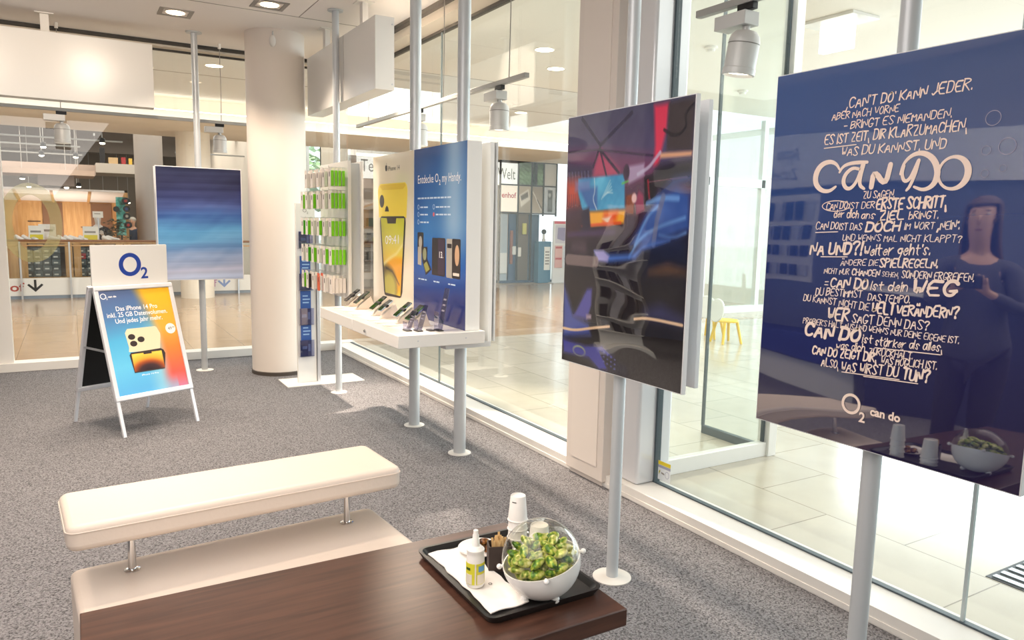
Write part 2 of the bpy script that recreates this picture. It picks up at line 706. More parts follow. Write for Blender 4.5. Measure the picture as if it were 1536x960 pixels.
_l.new(_t.outputs['Fac'], _mx.inputs[2])
_l.new(_mx.outputs[0], _rp.inputs['Fac'])
_l.new(_rp.outputs['Color'], _b.inputs['Base Color'])
_bp = _n.new('ShaderNodeBump')
_bp.inputs['Strength'].default_value = 1.0
_bp.inputs['Distance'].default_value = 0.022
_l.new(_mx.outputs[0], _bp.inputs['Height'])
_l.new(_bp.outputs['Normal'], _b.inputs['Normal'])

STONE = mat('polished_stone_tiles', 'cfc6b6', 0.16)
_n, _l, _b = nodes(STONE)
_tc = _n.new('ShaderNodeTexCoord')
_mp = _n.new('ShaderNodeMapping')
_mp.inputs['Rotation'].default_value = (0, 0, PI / 2)
_mp.inputs['Location'].default_value = (0.25, 0.59, 0)
_br = _n.new('ShaderNodeTexBrick')
_br.inputs['Scale'].default_value = 1.0
_br.inputs['Brick Width'].default_value = 0.92
_br.inputs['Row Height'].default_value = 0.6
_br.inputs['Mortar Size'].default_value = 0.0035
_br.inputs['Color1'].default_value = (*lin('c9c1b3'), 1)
_br.inputs['Color2'].default_value = (*lin('c0b8a8'), 1)
_br.inputs['Mortar'].default_value = (*lin('857c70'), 1)
_ns = _n.new('ShaderNodeTexNoise')
_ns.inputs['Scale'].default_value = 5
_ns.inputs['Detail'].default_value = 7
_mc = _n.new('ShaderNodeMixRGB')
_mc.blend_type = 'MULTIPLY'
_mc.inputs[0].default_value = 0.22
_l.new(_tc.outputs['Object'], _mp.inputs['Vector'])
_l.new(_mp.outputs['Vector'], _br.inputs['Vector'])
_l.new(_tc.outputs['Object'], _ns.inputs['Vector'])
_l.new(_br.outputs['Color'], _mc.inputs[1])
_l.new(_ns.outputs['Fac'], _mc.inputs[2])
_l.new(_mc.outputs[0], _b.inputs['Base Color'])

DARKWOOD = mat('dark_wenge_wood', '40281f', 0.3)
noise_color(DARKWOOD, 4.0, [(0.3, '3e2820'), (0.7, '583a2e')], 6, (1.0, 14, 14), 0.4)
PLY = mat('plywood', 'c18f58', 0.6)
noise_color(PLY, 3.0, [(0.3, 'b5824c'), (0.7, 'cf9f68')], 5, (8, 8, 0.8), 0.3)
PLYDARK = mat('brown_board', '7a5338', 0.6)

# ------------------------------------------------------------------ setting
ZC = 3.41      # ceiling of the shop
XK, YK = 2.75, 8.9
struct('floor', MB().box(-3.6, 3.0, -3.1, 9.05, -0.10, 0.0), CARPET, smooth=False)
struct('ground', MB().box(3.0, 14.0, -4.0, 9.05, -0.10, 0.0), STONE, smooth=False).name = 'floor_lobby'
TAN = STONE.copy()
TAN.name = 'tan_stone_tiles'
for nd in TAN.node_tree.nodes:
    if nd.type == 'TEX_BRICK':
        nd.inputs['Color1'].default_value = (*lin('b99d80'), 1)
        nd.inputs['Color2'].default_value = (*lin('b09478'), 1)
        nd.inputs['Mortar'].default_value = (*lin('94795c'), 1)
struct('floor_hall', MB().box(-8.0, 16.0, 9.05, 16.6, -0.10, 0.0), TAN, smooth=False)
struct('floor_shop', MB().box(-9.0, 12.4, 16.6, 27.0, -0.10, 0.0), mat('shop_floor', '9c8a76', 0.35), smooth=False)
ceil = MB().box(-3.6, 2.72, -3.1, 8.84, ZC, ZC + 0.14)
struct('ceiling', ceil, CEIL, smooth=False)
seam = MB()
for y in (7.06, 5.2, 3.3, 1.4):
    seam.box(-3.5, 2.7, y - 0.005, y + 0.005, ZC - 0.002, ZC + 0.01)
for x in (1.87, 0.62, -0.63, -1.88):
    seam.box(x - 0.003, x + 0.003, -3.0, 7.06, ZC - 0.0015, ZC + 0.01)
struct('ceiling_joints', seam, mat('joint_shadow_line', '8d8680', 0.9), smooth=False).name = 'trim_1'
# dark shadow gap and head rail above the glass
g = MB().box(2.705, 2.76, -3.0, 8.86, ZC - 0.035, ZC + 0.1)
g.box(-3.5, 2.76, 8.80, 8.86, ZC - 0.03, ZC + 0.1)
struct('trim_2', g, DARKGAP, smooth=False)
g = MB().box(2.76, 3.02, -3.0, 9.1, 3.30, 3.60)
g.box(-3.5, 2.76, 8.86, 9.1, 3.36, 3.60)
struct('trim_3', g, mat('beige_head_rail', 'cfc3b3', 0.7), smooth=False)
g = MB().box(2.93, 2.99, -3.0, 8.98, 3.280, 3.302)
g.box(-0.6, 2.95, 8.98, 9.02, 3.342, 3.362)
struct('trim_4', g, DARKGAP, smooth=False)
# white kerbs
g = MB().box(XK, 3.0, -3.0, 8.9, 0.0, 0.076)
g.box(XK - 0.004, XK, -3.0, 8.9, 0.006, 0.03)
struct('baseboard_right', g, WHITE_MATT, smooth=False)
struct('baseboard_back', MB().box(-3.5, 3.0, 8.9, 9.1, 0.0, 0.085), WHITE_MATT, smooth=False)
g = MB().box(2.935, 2.965, -3.0, 8.98, 0.076, 0.084)
struct('trim_5', g, SEAL, smooth=False)
# side and rear walls of the shop (seen only in the glossy boards)
struct('wall_left', MB().box(-3.7, -3.5, -3.1, 9.0, 0, 3.55), mat('grey_wall_paint', 'a29ea0', .8), smooth=False)
struct('wall_front', MB().box(-3.7, 3.05, -3.2, -3.0, 0, 3.55), WHITE_WALL, smooth=False)
struct('wall_back', MB().box(-3.6, -0.78, 8.95, 9.08, 0.085, 3.36), WHITE_WALL, smooth=False)
# jamb at the far left of the back glass
struct('trim_6', MB().box(-0.78, -0.565, 8.95, 9.07, 0.085, 3.36), WHITE_MATT, smooth=False)

# glass panes


def pane(name, mb, m=GLASS):
    return struct(name, mb, m, smooth=False)


pane('window_1', MB().box(-0.565, 2.94, 9.0, 9.008, 0.085, 3.36))
k = 1
for y0, y1 in ((6.32, 8.98), (3.84, 6.31)):
    k += 1
    pane('window_%d' % k, MB().box(2.946, 2.954, y0, y1, 0.08, 3.30))
for y0, y1 in ((1.455, 3.235), (-3.0, 1.445)):
    k += 1
    pane('window_%d' % k, MB().box(2.946, 2.954, y0, y1, 0.08, 3.30))
g = MB().box(2.942, 2.958, 1.444, 1.456, 0.08, 3.30)
struct('trim_7', g, mat('glass_joint', 'b9c3c4', 0.3), smooth=False)
struct('trim_8', MB().box(2.943, 2.957, 6.308, 6.322, 0.08, 3.30), mat('glass_joint_dark', '7d8686', 0.3), smooth=False)
# square white pillar in the glass wall with its jamb
g = MB().box(2.72, 3.06, 3.475, 3.86, 0.035, ZC)
g.box(2.74, 3.04, 3.50, 3.84, 0.0, 0.035)
struct('column_square', g, mat('pillar_paint', 'ddd3ca', 0.3), bevel=0.004, smooth=False)
g = MB()
g.box(2.713, 2.72, 3.53, 3.80, 0.12, ZC - 0.05)
struct('trim_9', g, mat('pillar_cover_panel', 'e0d6cd', 0.28), smooth=False)
g = MB().box(2.80, 3.06, 3.25, 3.475, 0.076, 3.30)
struct('trim_10', g, mat('jamb_satin_metal', 'dedfe2', 0.22, metal=0.25), bevel=0.02, segs=4)
struct('trim_11', MB().box(2.93, 2.97, 3.236, 3.252, 0.08, 3.30), SEAL, smooth=False)
# white round column inside the shop
COLM = mat('column_plaster', 'e2d8ce', 0.6)
g = MB().lathe([(0.285, 0.04), (0.285, 3.30), (0.287, ZC)], (1.84, 7.87, 0), 64)
struct('column', g, COLM)
struct('baseboard_column', MB().lathe([(0.292, 0.0), (0.292, 0.035), (0.286, 0.04)], (1.84, 7.87, 0), 64), mat('dark_skirting', '4c443e', 0.6))

# lobby side wing of glass with its white rail and post
WING = 3.49
g = MB().box(2.99, 4.16, WING - 0.03, WING + 0.03, 0.0, 0.10)
g.box(4.16, 4.24, WING - 0.05, WING + 0.05, 0.0, 3.58)
g.box(2.99, 4.16, WING - 0.03, WING + 0.03, 3.45, 3.58)
struct('trim_12', g, WHITE, bevel=0.003)
pane('window_6', MB().box(3.06, 4.15, WING - 0.006, WING + 0.006, 0.10, 3.45), GLASS2)
struct('trim_13', MB().box(4.142, 4.158, WING - 0.012, WING + 0.012, 0.10, 3.45), SEAL, smooth=False)
g = MB().box(4.19, 4.205, WING + 0.05, WING + 0.62, 0.06, 3.45)
pane('window_7', g, GLASS2)
g = MB().box(4.18, 4.22, WING + 0.05, WING + 0.62, 0.0, 0.06)
g.box(4.185, 4.21, WING + 0.615, WING + 0.63, 0.06, 3.45)
struct('trim_14', g, SEAL, smooth=False)
# lobby / hall ceiling and soffit with light cove
HC = 3.60
struct('ceiling_lobby', MB().box(3.02, 13.6, -4.0, 9.6, HC, HC + 0.2), HALLCEIL, smooth=False)
g = MB().box(-8.0, 3.02, 9.1, 9.6, HC, HC + 0.2)
g.box(-8.0, 8.4, 9.6, 14.0, HC, HC + 0.2)
struct('ceiling_hall', g, mat('hall_ceiling_warm', 'dfe2e2', 0.85), smooth=False)
g = MB()
for y in (9.62, 11.7):
    g.box(-8, 8.4, y - .010, y + .010, HC - 0.002, HC + .01)
struct('trim_15', g, mat('hall_joint', '8d877f', 0.9), smooth=False)
SOFF = mat('soffit_paint', 'e6ddd0', 0.7)
g = MB().box(-8.0, 12.4, 14.0, 16.9, 3.20, 3.36)
struct('ceiling_soffit', g, SOFF, smooth=False)
struct('wall_cove', MB().box(-8.0, 12.4, 14.35, 14.5, 3.36, 3.9), SOFF, smooth=False)
g = MB().box(-8.0, 12.4, 14.05, 14.12, 3.365, 3.38)
o = struct('cove_light', g, mat('cove_glow', 'ffffff', 0.5, emit=5.0, ecol='ffeedd'), smooth=False)
o.name = 'trim_16'
g = MB().box(-8.0, 12.4, 14.35, 14.36, 3.44, 3.60)
struct('ceiling_cove', MB().box(-8, 12.4, 14.0, 14.35, 3.62, 3.8), SOFF, smooth=False)
g.bm.free()
# end wall of the hall at the right, far glazed facade
struct('wall_hall_end', MB().box(12.2, 12.4, 10.0, 17.4, 0, 3.6), WHITE_WALL, smooth=False)
g = MB()
for x in (8.45, 9.9, 11.35, 12.8):
    g.box(x - 0.05, x + 0.05, 9.9, 10.0, 0, 3.6)
for y in (-3.0, -1.2, 0.6, 2.4, 4.2, 6.0, 7.8, 9.6):
    g.box(13.4, 13.5, y - 0.05, y + 0.05, 0, 3.6)
g.box(8.4, 13.5, 9.9, 10.0, 2.35, 2.5)
g.box(13.4, 13.5, -4, 10, 2.35, 2.5)
g.box(8.4, 13.5, 9.88, 10.02, 0, 0.12)
g.box(13.38, 13.52, -4, 10, 0, 0.12)
struct('trim_17', g, WHITE, smooth=False)
g = MB()
for x in (3.75, 4.75, 5.75):
    g.box(x, x + .06, 17.45, 17.53, 0, 3.5)
g.box(3.75, 5.8, 17.45, 17.53, 2.1, 2.2)
struct('trim_20', g, WHITE, smooth=False)
pane('window_10', MB().box(3.75, 5.8, 17.48, 17.488, 0, 3.5))
pane('window_8', MB().box(8.4, 13.4, 9.945, 9.953, 0.12, 3.6))
pane('window_9', MB().box(13.445, 13.453, -4, 9.9, 0.12, 3.6))
struct('ground', MB().box(7.0, 60, -40, 60, -0.16, -0.11), mat('pale_paving', 'b9b6ae', 0.8), smooth=False)

# far shop shell beyond the hall
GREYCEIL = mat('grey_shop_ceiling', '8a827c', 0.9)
g = MB().box(-9, 3.6, 16.9, 27, 3.95, 4.1)
g.box(5.9, 12.4, 16.9, 20.0, 3.4, 3.5)
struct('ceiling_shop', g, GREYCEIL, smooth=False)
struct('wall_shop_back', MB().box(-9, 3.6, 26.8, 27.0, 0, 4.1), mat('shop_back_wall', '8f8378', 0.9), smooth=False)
struct('wall_shop_right', MB().box(3.6, 3.75, 17.4, 27.0, 0, 4.1), WHITE_WALL, smooth=False)
g = MB().box(5.8, 5.92, 17.4, 20.0, 0, 3.5)
g.box(5.8, 12.4, 19.9, 20.0, 0, 3.5)
struct('wall_store', g, mat('store_wall', 'b8a698', 0.8), smooth=False)
struct('wall_shop_left', MB().box(-9.2, -9, 9, 27, 0, 4.1), WHITE_WALL, smooth=False)
g = MB()
for y, z0 in ((17.8, 3.62), (19.4, 3.5), (24.0, 3.3)):
    g.box(-9, 5.4, y, y + 0.35, z0, 3.95)
struct('trim_18', g, mat('ceiling_beam', '7a726c', 0.9), smooth=False)
# round columns of the hall
struct('column_hall', MB().lathe([(0.31, 0.0), (0.31, 3.2)], (2.12, 15.9, 0), 48), mat('hall_column_paint', 'e3d6c4', 0.6))
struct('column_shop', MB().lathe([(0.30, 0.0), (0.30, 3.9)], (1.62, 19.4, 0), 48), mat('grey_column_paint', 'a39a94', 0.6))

# ================================================================== furniture in front
# --- dark coffee table
t = thing('coffee_table', 'dark brown wooden table carrying the black tray', 'table', (0.56, 1.64, 0), world=True)
obj('tabletop', MB().box(-0.027, 1.146, 1.341, 1.949, 0.610, 0.656), DARKWOOD, t, bevel=0.003)
for x in (0.05, 0.97):
    obj('leg', MB().box(x, x + 0.06, 1.40, 1.89, 0.0, 0.610), DARKWOOD, t, bevel=0.003)

# --- cream bench with raised cushion
t = thing('padded_bench', 'cream leather bench with a raised cushion on two chrome posts behind the coffee table', 'bench', (0.505, 2.70, 0), math.radians(3.9))
g = MB().rbox(-0.555, 0.555, -0.66, 0.185, 0.02, 0.385, 0.035, 5)
obj('base', g, LEATHER, t, bevel=0.018, segs=4)
g = MB().rbox(-0.572, 0.575, -0.085, 0.275, 0.548, 0.635, 0.035, 5)
cu = obj('cushion', g, LEATHER, t, bevel=0.022, segs=4)
g = MB()
pp = rrect(-0.573, 0.576, -0.086, 0.276, 0.036, 5)
g.tube([(x, y, 0.612) for x, y in pp] + [(pp[0][0], pp[0][1], 0.612)], 0.0022, 6)
obj('piping', g, LEATHER, cu)
for x in (-0.375, 0.405):
    p = obj('post', MB().cyl((x, 0.075, 0.385), (x, 0.075, 0.55), 0.013), CHROME, t)
    obj('collar', MB().lathe([(0.026, 0.384), (0.026, 0.388), (0.016, 0.391)], (x, 0.075, 0)), CHROME, p)

# --- black tray and what stands on it
TB = mat('black_tray_plastic', '22201f', 0.35)
g = MB()
fr = frame((0.80, 1.424, 0.656), (1, 0, 0), (0, 1, 0))
W_, D_ = 0.336, 0.436
rings = []
for ins, z in ((0.010, 0.0), (0.0016, 0.016), (0.0, 0.021), (0.008, 0.021), (0.018, 0.008)):
    rings.append([fr(a, b, z) for a, b in rrect(ins, W_ - ins, ins, D_ - ins, 0.024, 5)])
g.loops(rings)
tray = tag(obj('serving_tray', g, TB), 'rectangular black serving tray with a raised rim on the coffee table', 'tray')
ZT = 0.6643
PAPER = mat('white_paper', 'efe9e2', 0.8)
t = thing('paper_napkin', 'white paper napkin lying across the left half of the black tray', 'napkin', (0.88, 1.6, ZT), world=True)
g = MB()
nx, ny = 8, 12
rg = random.Random(3)
P = [[Vector((0.828 + 0.108 * i / nx + 0.005 * rg.uniform(-1, 1) * (i in (0, nx)), 1.464 + 0.368 * j / ny, ZT + 0.0036 + 0.0024 * math.sin(i * .9 + j * .5) * (1 if 0 < i < nx else .3)
      + 0.006 * math.exp(-((j - 1.0) / 1.2) ** 2) * (i / nx))) for i in range(nx + 1)] for j in range(ny + 1)]
V = [[g.bm.verts.new(p) for p in r] for r in P]
for j in range(ny):
    for i in range(nx):
        g.bm.faces.new((V[j][i], V[j][i + 1], V[j + 1][i + 1], V[j + 1][i]))
V2 = [[g.bm.verts.new(p - Vector((0, 0, 0.0022))) for p in r] for r in P]
for j in range(ny):
    for i in range(nx):
        g.bm.faces.new((V2[j][i], V2[j + 1][i], V2[j + 1][i + 1], V2[j][i + 1]))
obj('sheet', g, PAPER, t)
g = MB()
fr = frame((0.892, 1.588, ZT + 0.0068), (0.86, -0.51, 0), (0.51, 0.86, 0))
g.ring2d(0, 0, 0.005, 0.005, 0.0016, 0.0016, fr, 0, 0.0005)
obj('printed_mark', g, DARKTEXT, t)

# bottle with yellow label
bx, by = 0.856, 1.604
t = thing('squeeze_bottle', 'small white bottle with a yellow label and tall nozzle standing on the napkin', 'bottle', (bx, by, ZT + 0.0065), world=True)
zb = ZT + 0.0065
BOT = mat('white_bottle_plastic', 'eeeae4', 0.35)
g = MB().lathe([(r_ * .8, zb + z_ * .8) for r_, z_ in ((0.027, 0), (0.0295, .004), (0.0295, .092), (0.0275, .102), (0.0275, .112), (0.029, .116), (0.029, .122), (0.018, .132))], (bx, by, 0), 36)
obj('body', g, BOT, t)
g = MB().lathe([(r_ * .8, zb + z_ * .8) for r_, z_ in ((0.013, .128), (0.0125, .150), (0.0105, .153), (0.0100, .168), (0.0082, .172), (0.0078, .184), (0.004, .186))], (bx, by, 0), 28)
obj('nozzle', g, BOT, t)


def wrap(mb, c, r, a0, a1, z0, z1, n=10, th=0.0006):
    A = [a0 + (a1 - a0) * i / n for i in range(n + 1)]
    lo = [[c[0] + rr * math.cos(a), c[1] + rr * math.sin(a), z] for rr in (r, r + th) for z in (z0, z1) for a in A]
    m = n + 1
    v = [mb.bm.verts.new(p) for p in lo]
    for i in range(n):
        mb.bm.faces.new((v[2 * m + i], v[2 * m + i + 1], v[3 * m + i + 1], v[3 * m + i]))
        mb.bm.faces.new((v[i + 1], v[i], v[m + i], v[m + i + 1]))
        mb.bm.faces.new((v[m + i], v[3 * m + i], v[3 * m + i + 1], v[m + i + 1]))
        mb.bm.faces.new((v[i], v[i + 1], v[2 * m + i + 1], v[2 * m + i]))
    return mb


cam_a = math.atan2(-by, -bx)
lab = obj('label', wrap(MB(), (bx, by), 0.0237, cam_a - 1.5, cam_a + 1.5, zb + .0096, zb + .0656), mat('bottle_label_yellow', 'd9d23c', 0.5), t)
g = MB()
wrap(g, (bx, by), 0.0244, cam_a - 0.05, cam_a + 0.10, zb + .0096, zb + .0656, 3)
wrap(g, (bx, by), 0.0244, cam_a + 0.22, cam_a + 1.2, zb + .0112, zb + .0368, 6)
wrap(g, (bx, by), 0.0244, cam_a - 1.2, cam_a - 0.35, zb + .0112, zb + .0368, 6)
obj('label_panel', g, mat('label_cream', 'e6dccb', 0.5), lab)
g = wrap(MB(), (bx, by), 0.0249, cam_a + 0.35, cam_a + 1.1, zb + .0448, zb + .0592, 5)
obj('label_badge', g, mat('label_blue', '5f9ac6', 0.5), lab)
g = wrap(MB(), (bx, by), 0.0249, cam_a - 1.1, cam_a - 0.55, zb + .048, zb + .0544, 4)
obj('label_print', g, mat('label_green', '3c5a28', 0.5), lab)

# saucer with dark sweets
px, py = 0.964, 1.78
g = MB().lathe([(0.036, ZT + .0052), (0.04, ZT + .006), (0.0624, ZT + .013), (0.0628, ZT + .015), (0.059, ZT + .014), (0.038, ZT + .0086)], (px, py, 0), 40)
tag(obj('saucer', g, mat('white_china', 'e9e4de', 0.2)), 'white saucer of dark sweets at the back of the tray', 'plate')
SW = mat('dark_foil', '3a2418', 0.3, metal=0.4)
noise_color(SW, 60, [(0.35, '1e140f'), (0.55, '7a4a20'), (0.75, 'c99a4a')], 3)
rg = random.Random(5)
for i, (dx, dy, dz) in enumerate(((0.0, 0.0, 0), (0.032, 0.012, 0), (0.012, -0.034, 0), (-0.03, -0.018, 0), (0.012, -0.008, 0.018), (0.036, -0.022, 0.0))):
    M = Matrix.Rotation(rg.uniform(0, 6), 3, 'Z') @ Matrix.Rotation(rg.uniform(-.4, .4), 3, 'X')
    g = MB().sphere((0, 0, 0), 0.0136, 14, 8, M, (1.2, 0.9, 0.62))
    g.cyl(M @ Vector((0.0152, 0, 0)), M @ Vector((0.0224, 0, 0.0016)), 0.0016, 0.0064, 8)
    o = obj('wrapped_sweet', g, SW)
    o.location = (px + dx * .8, py + dy * .8, ZT + .018 + dz * .8)
    tag(o, 'dark gold-brown wrapped sweet in the white saucer', 'sweet', 'dark sweets in the saucer')

# dark box of wooden stirrers
t = thing('stirrer_box', 'dark brown open box of wooden stirrers between the bottle and the glass globe', 'box', (0.964, 1.668, ZT), math.radians(-22))
g = MB()
for a in ((-.032, -.029, -.024, .024), (.029, .032, -.024, .024), (-.029, .029, -.024, -.021), (-.029, .029, .021, .024)):
    g.box(a[0], a[1], a[2], a[3], 0.0, 0.070)
g.box(-.029, .029, -.021, .021, 0, 0.003)
obj('box_shell', g, mat('dark_brown_card', '3b2f2b', 0.55), t)
STI = mat('birch_wood', 'd9b57e', 0.6)
rg = random.Random(11)
for i in range(24):
    x, y = rg.uniform(-.024, .024), rg.uniform(-.016, .016)
    tx, ty = rg.uniform(-.12, .12), rg.uniform(-.1, .1)
    M = Matrix.Translation((0.964, 1.668, ZT)) @ Matrix.Rotation(math.radians(-22), 4, 'Z') @ Matrix.Translation((x * .7, y * .7, 0.005)) @ Matrix.Rotation(tx, 4, 'Y') @ Matrix.Rotation(ty, 4, 'X')
    g = MB().box(-0.003, 0.003, -0.0006, 0.0006, 0, rg.uniform(.076, .092))
    o = obj('wooden_stirrer', g, STI)
    o.matrix_world = M
    tag(o, 'flat wooden stirrer standing in the dark brown box', 'stirrer', 'stirrers in the dark box')

# upside-down paper cups in two stacks
CUP = mat('paper_cup', 'ece7e1', 0.55)


def make_cup(loc, label, group, s=1.0, mark=True):
    t = thing('paper_cup', label, 'cup', loc, group=group)
    g = MB().lathe([(r_ * .8 * s, z_ * .8 * s) for r_, z_ in ((0.0365, 0.0), (0.038, 0.002), (0.0365, 0.005), (0.035, 0.005), (0.0275, 0.090), (0.0265, 0.092), (0.0255, 0.091), (0.0250, 0.086))], (0, 0, 0), 32)
    obj('cup_body', g, CUP, t)
    if mark:
        a = math.atan2(-loc[1], -loc[0])
        g = MB()
        wrap(g, (0, 0), 0.0240 * s, a - .75, a - .2, 0.0576, 0.0598, 4)
        obj('printed_mark', g, DARKTEXT, t)
    return t


names = ['lowest', 'second', 'third', 'topmost']
c0 = None
for i in range(4):
    lb = 'white paper cup, %s of the upside-down stack beside the saucer' % ('second from the bottom' if i == 1 else 'third from the bottom' if i == 2 else names[i])
    loc = (1.076, 1.76, ZT + 0.001 + i * 0.0272)
    if i == 0:
        c0 = make_cup(loc, lb, 'paper cups stacked by the saucer')
    else:
        dup(c0, loc, label=lb)
c0 = None
for i in range(3):
    lb = 'larger white paper cup, %s of the upside-down stack behind the clear globe' % ['lowest', 'middle one', 'topmost'][i]
    loc = (1.066, 1.628, ZT + 0.001 + i * 0.0176)
    if i == 0:
        c0 = make_cup(loc, lb, 'paper cups stacked behind the globe', 1.12, False)
    else:
        dup(c0, loc, label=lb)

# globe bowl with clear dome, full of green sweets
BC, BR = Vector((0.978, 1.482, ZT + 0.1004)), 0.0996
t = thing('globe_bowl', 'white globe bowl with a clear dome lid filled with green wrapped sweets', 'bowl', (BC.x, BC.y, ZT), world=True)
N_ = (Vector((-0.86, 0.51, 0)) * math.sin(math.radians(13)) + Vector((-0.54, -0.84, 0)) * math.sin(math.radians(5)) + Vector((0, 0, 1))).normalized()
MQ = N_.to_track_quat('Z', 'Y').to_matrix()
prof = []
for k in range(14):
    a = -PI / 2 + PI / 2 * k / 13
    prof.append((max(1e-3, BR * math.cos(a)), BR * math.sin(a)))
prof += [((BR - .003) * math.cos(-PI / 2 * k / 13), (BR - .003) * math.sin(-PI / 2 * k / 13)) for k in range(13)] + [(1e-3, -(BR - .003))]
obj('bowl_shell', MB().lathe(prof, BC, 48, MQ), mat('white_bowl_plastic', 'efece8', 0.22), t)
prof = [(max(1e-3, BR * math.cos(PI / 2 * k / 13)), BR * math.sin(PI / 2 * k / 13) + 0.001) for k in range(14)]
obj('dome', MB().lathe(prof, BC, 48, MQ, cap=False), DOME, t)
for dv in ((-0.86, 0.51, 0), (-0.45, -0.89, 0), (0.86, -0.51, 0), (0.5, 0.86, 0)):
    dv = Vector(dv)
    dv = (dv - N_ * dv.dot(N_)).normalized()
    lg = obj('lug', MB().cyl(BC + dv * (BR - .002), BC + dv * (BR + .006), .004, seg=12), mat('white_bowl_plastic'), t)
    obj('lug_knob', MB().sphere(BC + dv * (BR + .008), 0.0070, 14, 10), mat('white_bowl_plastic'), lg)
for a in (3.25, 5.0, 0.98):
    q = Vector((BC.x + .050 * math.cos(a), BC.y + .050 * math.sin(a), ZT + .011))
    obj('foot', MB().sphere(q, 0.0108, 12, 8), mat('white_bowl_plastic'), t)
SG = []
for nm, stops in (('green_gold_foil', [(0.30, '2a4416'), (0.42, '86a038'), (0.52, 'd6d478'), (0.66, 'f6f2c4')]), ('green_foil', [(0.32, '1c3010'), (0.46, '5e8c28'), (0.55, 'c0c850'), (0.70, 'ece49a')])):
    m = mat(nm, '6a8f2a', 0.28, metal=0.25)
    noise_color(m, 55, stops, 4)
    SG.append(m)
rg = random.Random(21)
pos = []
for lay, (hz, rr, cnt) in enumerate(((-0.044, 0.044, 6), (-0.022, 0.062, 11), (0.000, 0.070, 14), (0.021, 0.062, 12), (0.037, 0.04, 6))):
    for i in range(cnt):
        a = 2 * PI * (i + 0.37 * lay) / cnt
        pos.append((rr * math.cos(a), rr * math.sin(a), hz + rg.uniform(-.005, .005)))
        if lay in (2, 3) and i % 2 == 0:
            pos.append((rr * .42 * math.cos(a + .4), rr * .42 * math.sin(a + .4), hz + rg.uniform(-.004, .006)))
for i, p in enumerate(pos):
    M = Matrix.Rotation(rg.uniform(0, 6.28), 3, 'Z') @ Matrix.Rotation(rg.uniform(-.9, .9), 3, 'X') @ Matrix.Rotation(rg.uniform(-.6, .6), 3, 'Y')
    g = MB().sphere((0, 0, 0), 0.0162, 14, 8, M, (1.35, 0.82, 0.58))
    g.cyl(M @ Vector((0.016, 0, 0)), M @ Vector((0.0224, 0, 0.001)), 0.0016, 0.005, 6)
    o = obj('wrapped_sweet', g, SG[i % 2])
    o.location = BC + MQ @ Vector(p)
    tag(o, 'green and gold foil-wrapped sweet under the clear dome', 'sweet', 'green sweets in the globe bowl')

# ================================================================== poles
def pole(name, x, y, r, label, segs, fl=0.085, z1=None, group='floor-to-ceiling steel poles'):
    t = thing(name, label, 'pole', (x, y, 0), group=group)
    fm = mat('pale_flange', 'd8d4ce', 0.4)
    for a, b in segs:
        obj('shaft', MB().cyl((0, 0, a), (0, 0, b), r, seg=32), STEEL, t)
    obj('floor_flange', MB().lathe([(fl, 0.0), (fl, 0.004), (r + .004, 0.008)], (0, 0, 0), 40), fm, t)
    obj('ceiling_flange', MB().lathe([(fl * .9, ZC), (fl * .9, ZC - .008), (r + .003, ZC - .010)], (0, 0, 0), 40), STEEL, t)
    return t


full = [(0.005, ZC - .005)]
pole('steel_pole', 1.14, 8.235, 0.031, 'slim grey pole behind the blue cloud board at the back glass', full)
pole('steel_pole', 2.08, 6.65, 0.030, 'slim grey pole through the accessory board beside the round column', full, 0.075)
cut = [(0.005, 0.80), (2.125, ZC - .005)]
pole('steel_pole', 2.262, 5.30, 0.042, 'thick grey pole under the yellow phone panel, far one of the pair', cut, 0.08)
pole('steel_pole', 2.262, 4.50, 0.042, 'thick grey pole under the blue phone panel, near one of the pair', cut, 0.08)
pole('steel_pole', 2.06, 2.53, 0.027, 'slim grey pole carrying the game picture board by the square pillar', full, 0.088)
pole('steel_pole', 2.09, 1.335, 0.028, 'slim grey pole carrying the white-lettered dark blue board', full, 0.088)

# ================================================================== boards
EDGE = mat('board_edge', 'e4e4e6', 0.35)


def board(name, label, o, u, w, h, sep=0.15, cut=0.0):
    """pair of picture panels clamped on a pole; o lower left corner of the front face"""
    fr = frame(o, u, (0, 0, 1))
    c = fr(w / 2, 0, -sep / 2)
    t = thing(name, label, 'picture board', (c.x, c.y, o[2]), world=True)
    g = MB().prism([(0, 0), (w, 0), (w, h), (0, h)], fr, -0.022, 0)
    obj('front_panel', g, EDGE, t, bevel=0.0015)
    g = MB().prism([(0, 0), (w - cut, 0), (w - cut, h), (0, h)], fr, -sep - 0.022, -sep)
    obj('rear_panel', g, EDGE, t, bevel=0.0015)
    for z in (h * .2, h * .8):
        for x in (w / 2 - .075, w / 2 + .045):
            g = MB().prism([(x, z - .02), (x + .03, z - .02), (x + .03, z + .02), (x, z + .02)], fr, -sep, -0.022)
            obj('spacer', g, STEEL, t)
    return t, fr


def cloud_fn(s, t):
    n = wav(s, t * 2.2, 3, 1.2, 2.6, 4)
    n2 = wav(s * .8, t * 4, 9, 0.8, 6, 3)
    tt = t + n * 0.045 + 0.05 * (s - .5) * sm(.3, .7, t)
    c = ramp(tt, [(0, (30, 34, 66)), (.12, (44, 46, 84)), (.27, (52, 60, 110)), (.36, (74, 92, 150)), (.42, (58, 92, 155)), (.55, (86, 148, 196)),
                  (.63, (104, 160, 204)), (.72, (92, 130, 178)), (.82, (140, 158, 192)), (.92, (176, 180, 204)), (1.0, (172, 186, 214))])
    return c + (n2 * 12 + n * 8)[..., None]


t, fr = board('picture_board', 'board with a blue cloudy sky picture on the pole at the back glass', (0.728, 8.135, 0.957), (1, 0, 0), 0.81, 1.13, 0.13)
picture('sky_picture', t, frame((0.736, 8.134, 0.965), (1, 0, 0), (0, 0, 1)), 0.794, 1.114, 90, 130, cloud_fn, 0.3)


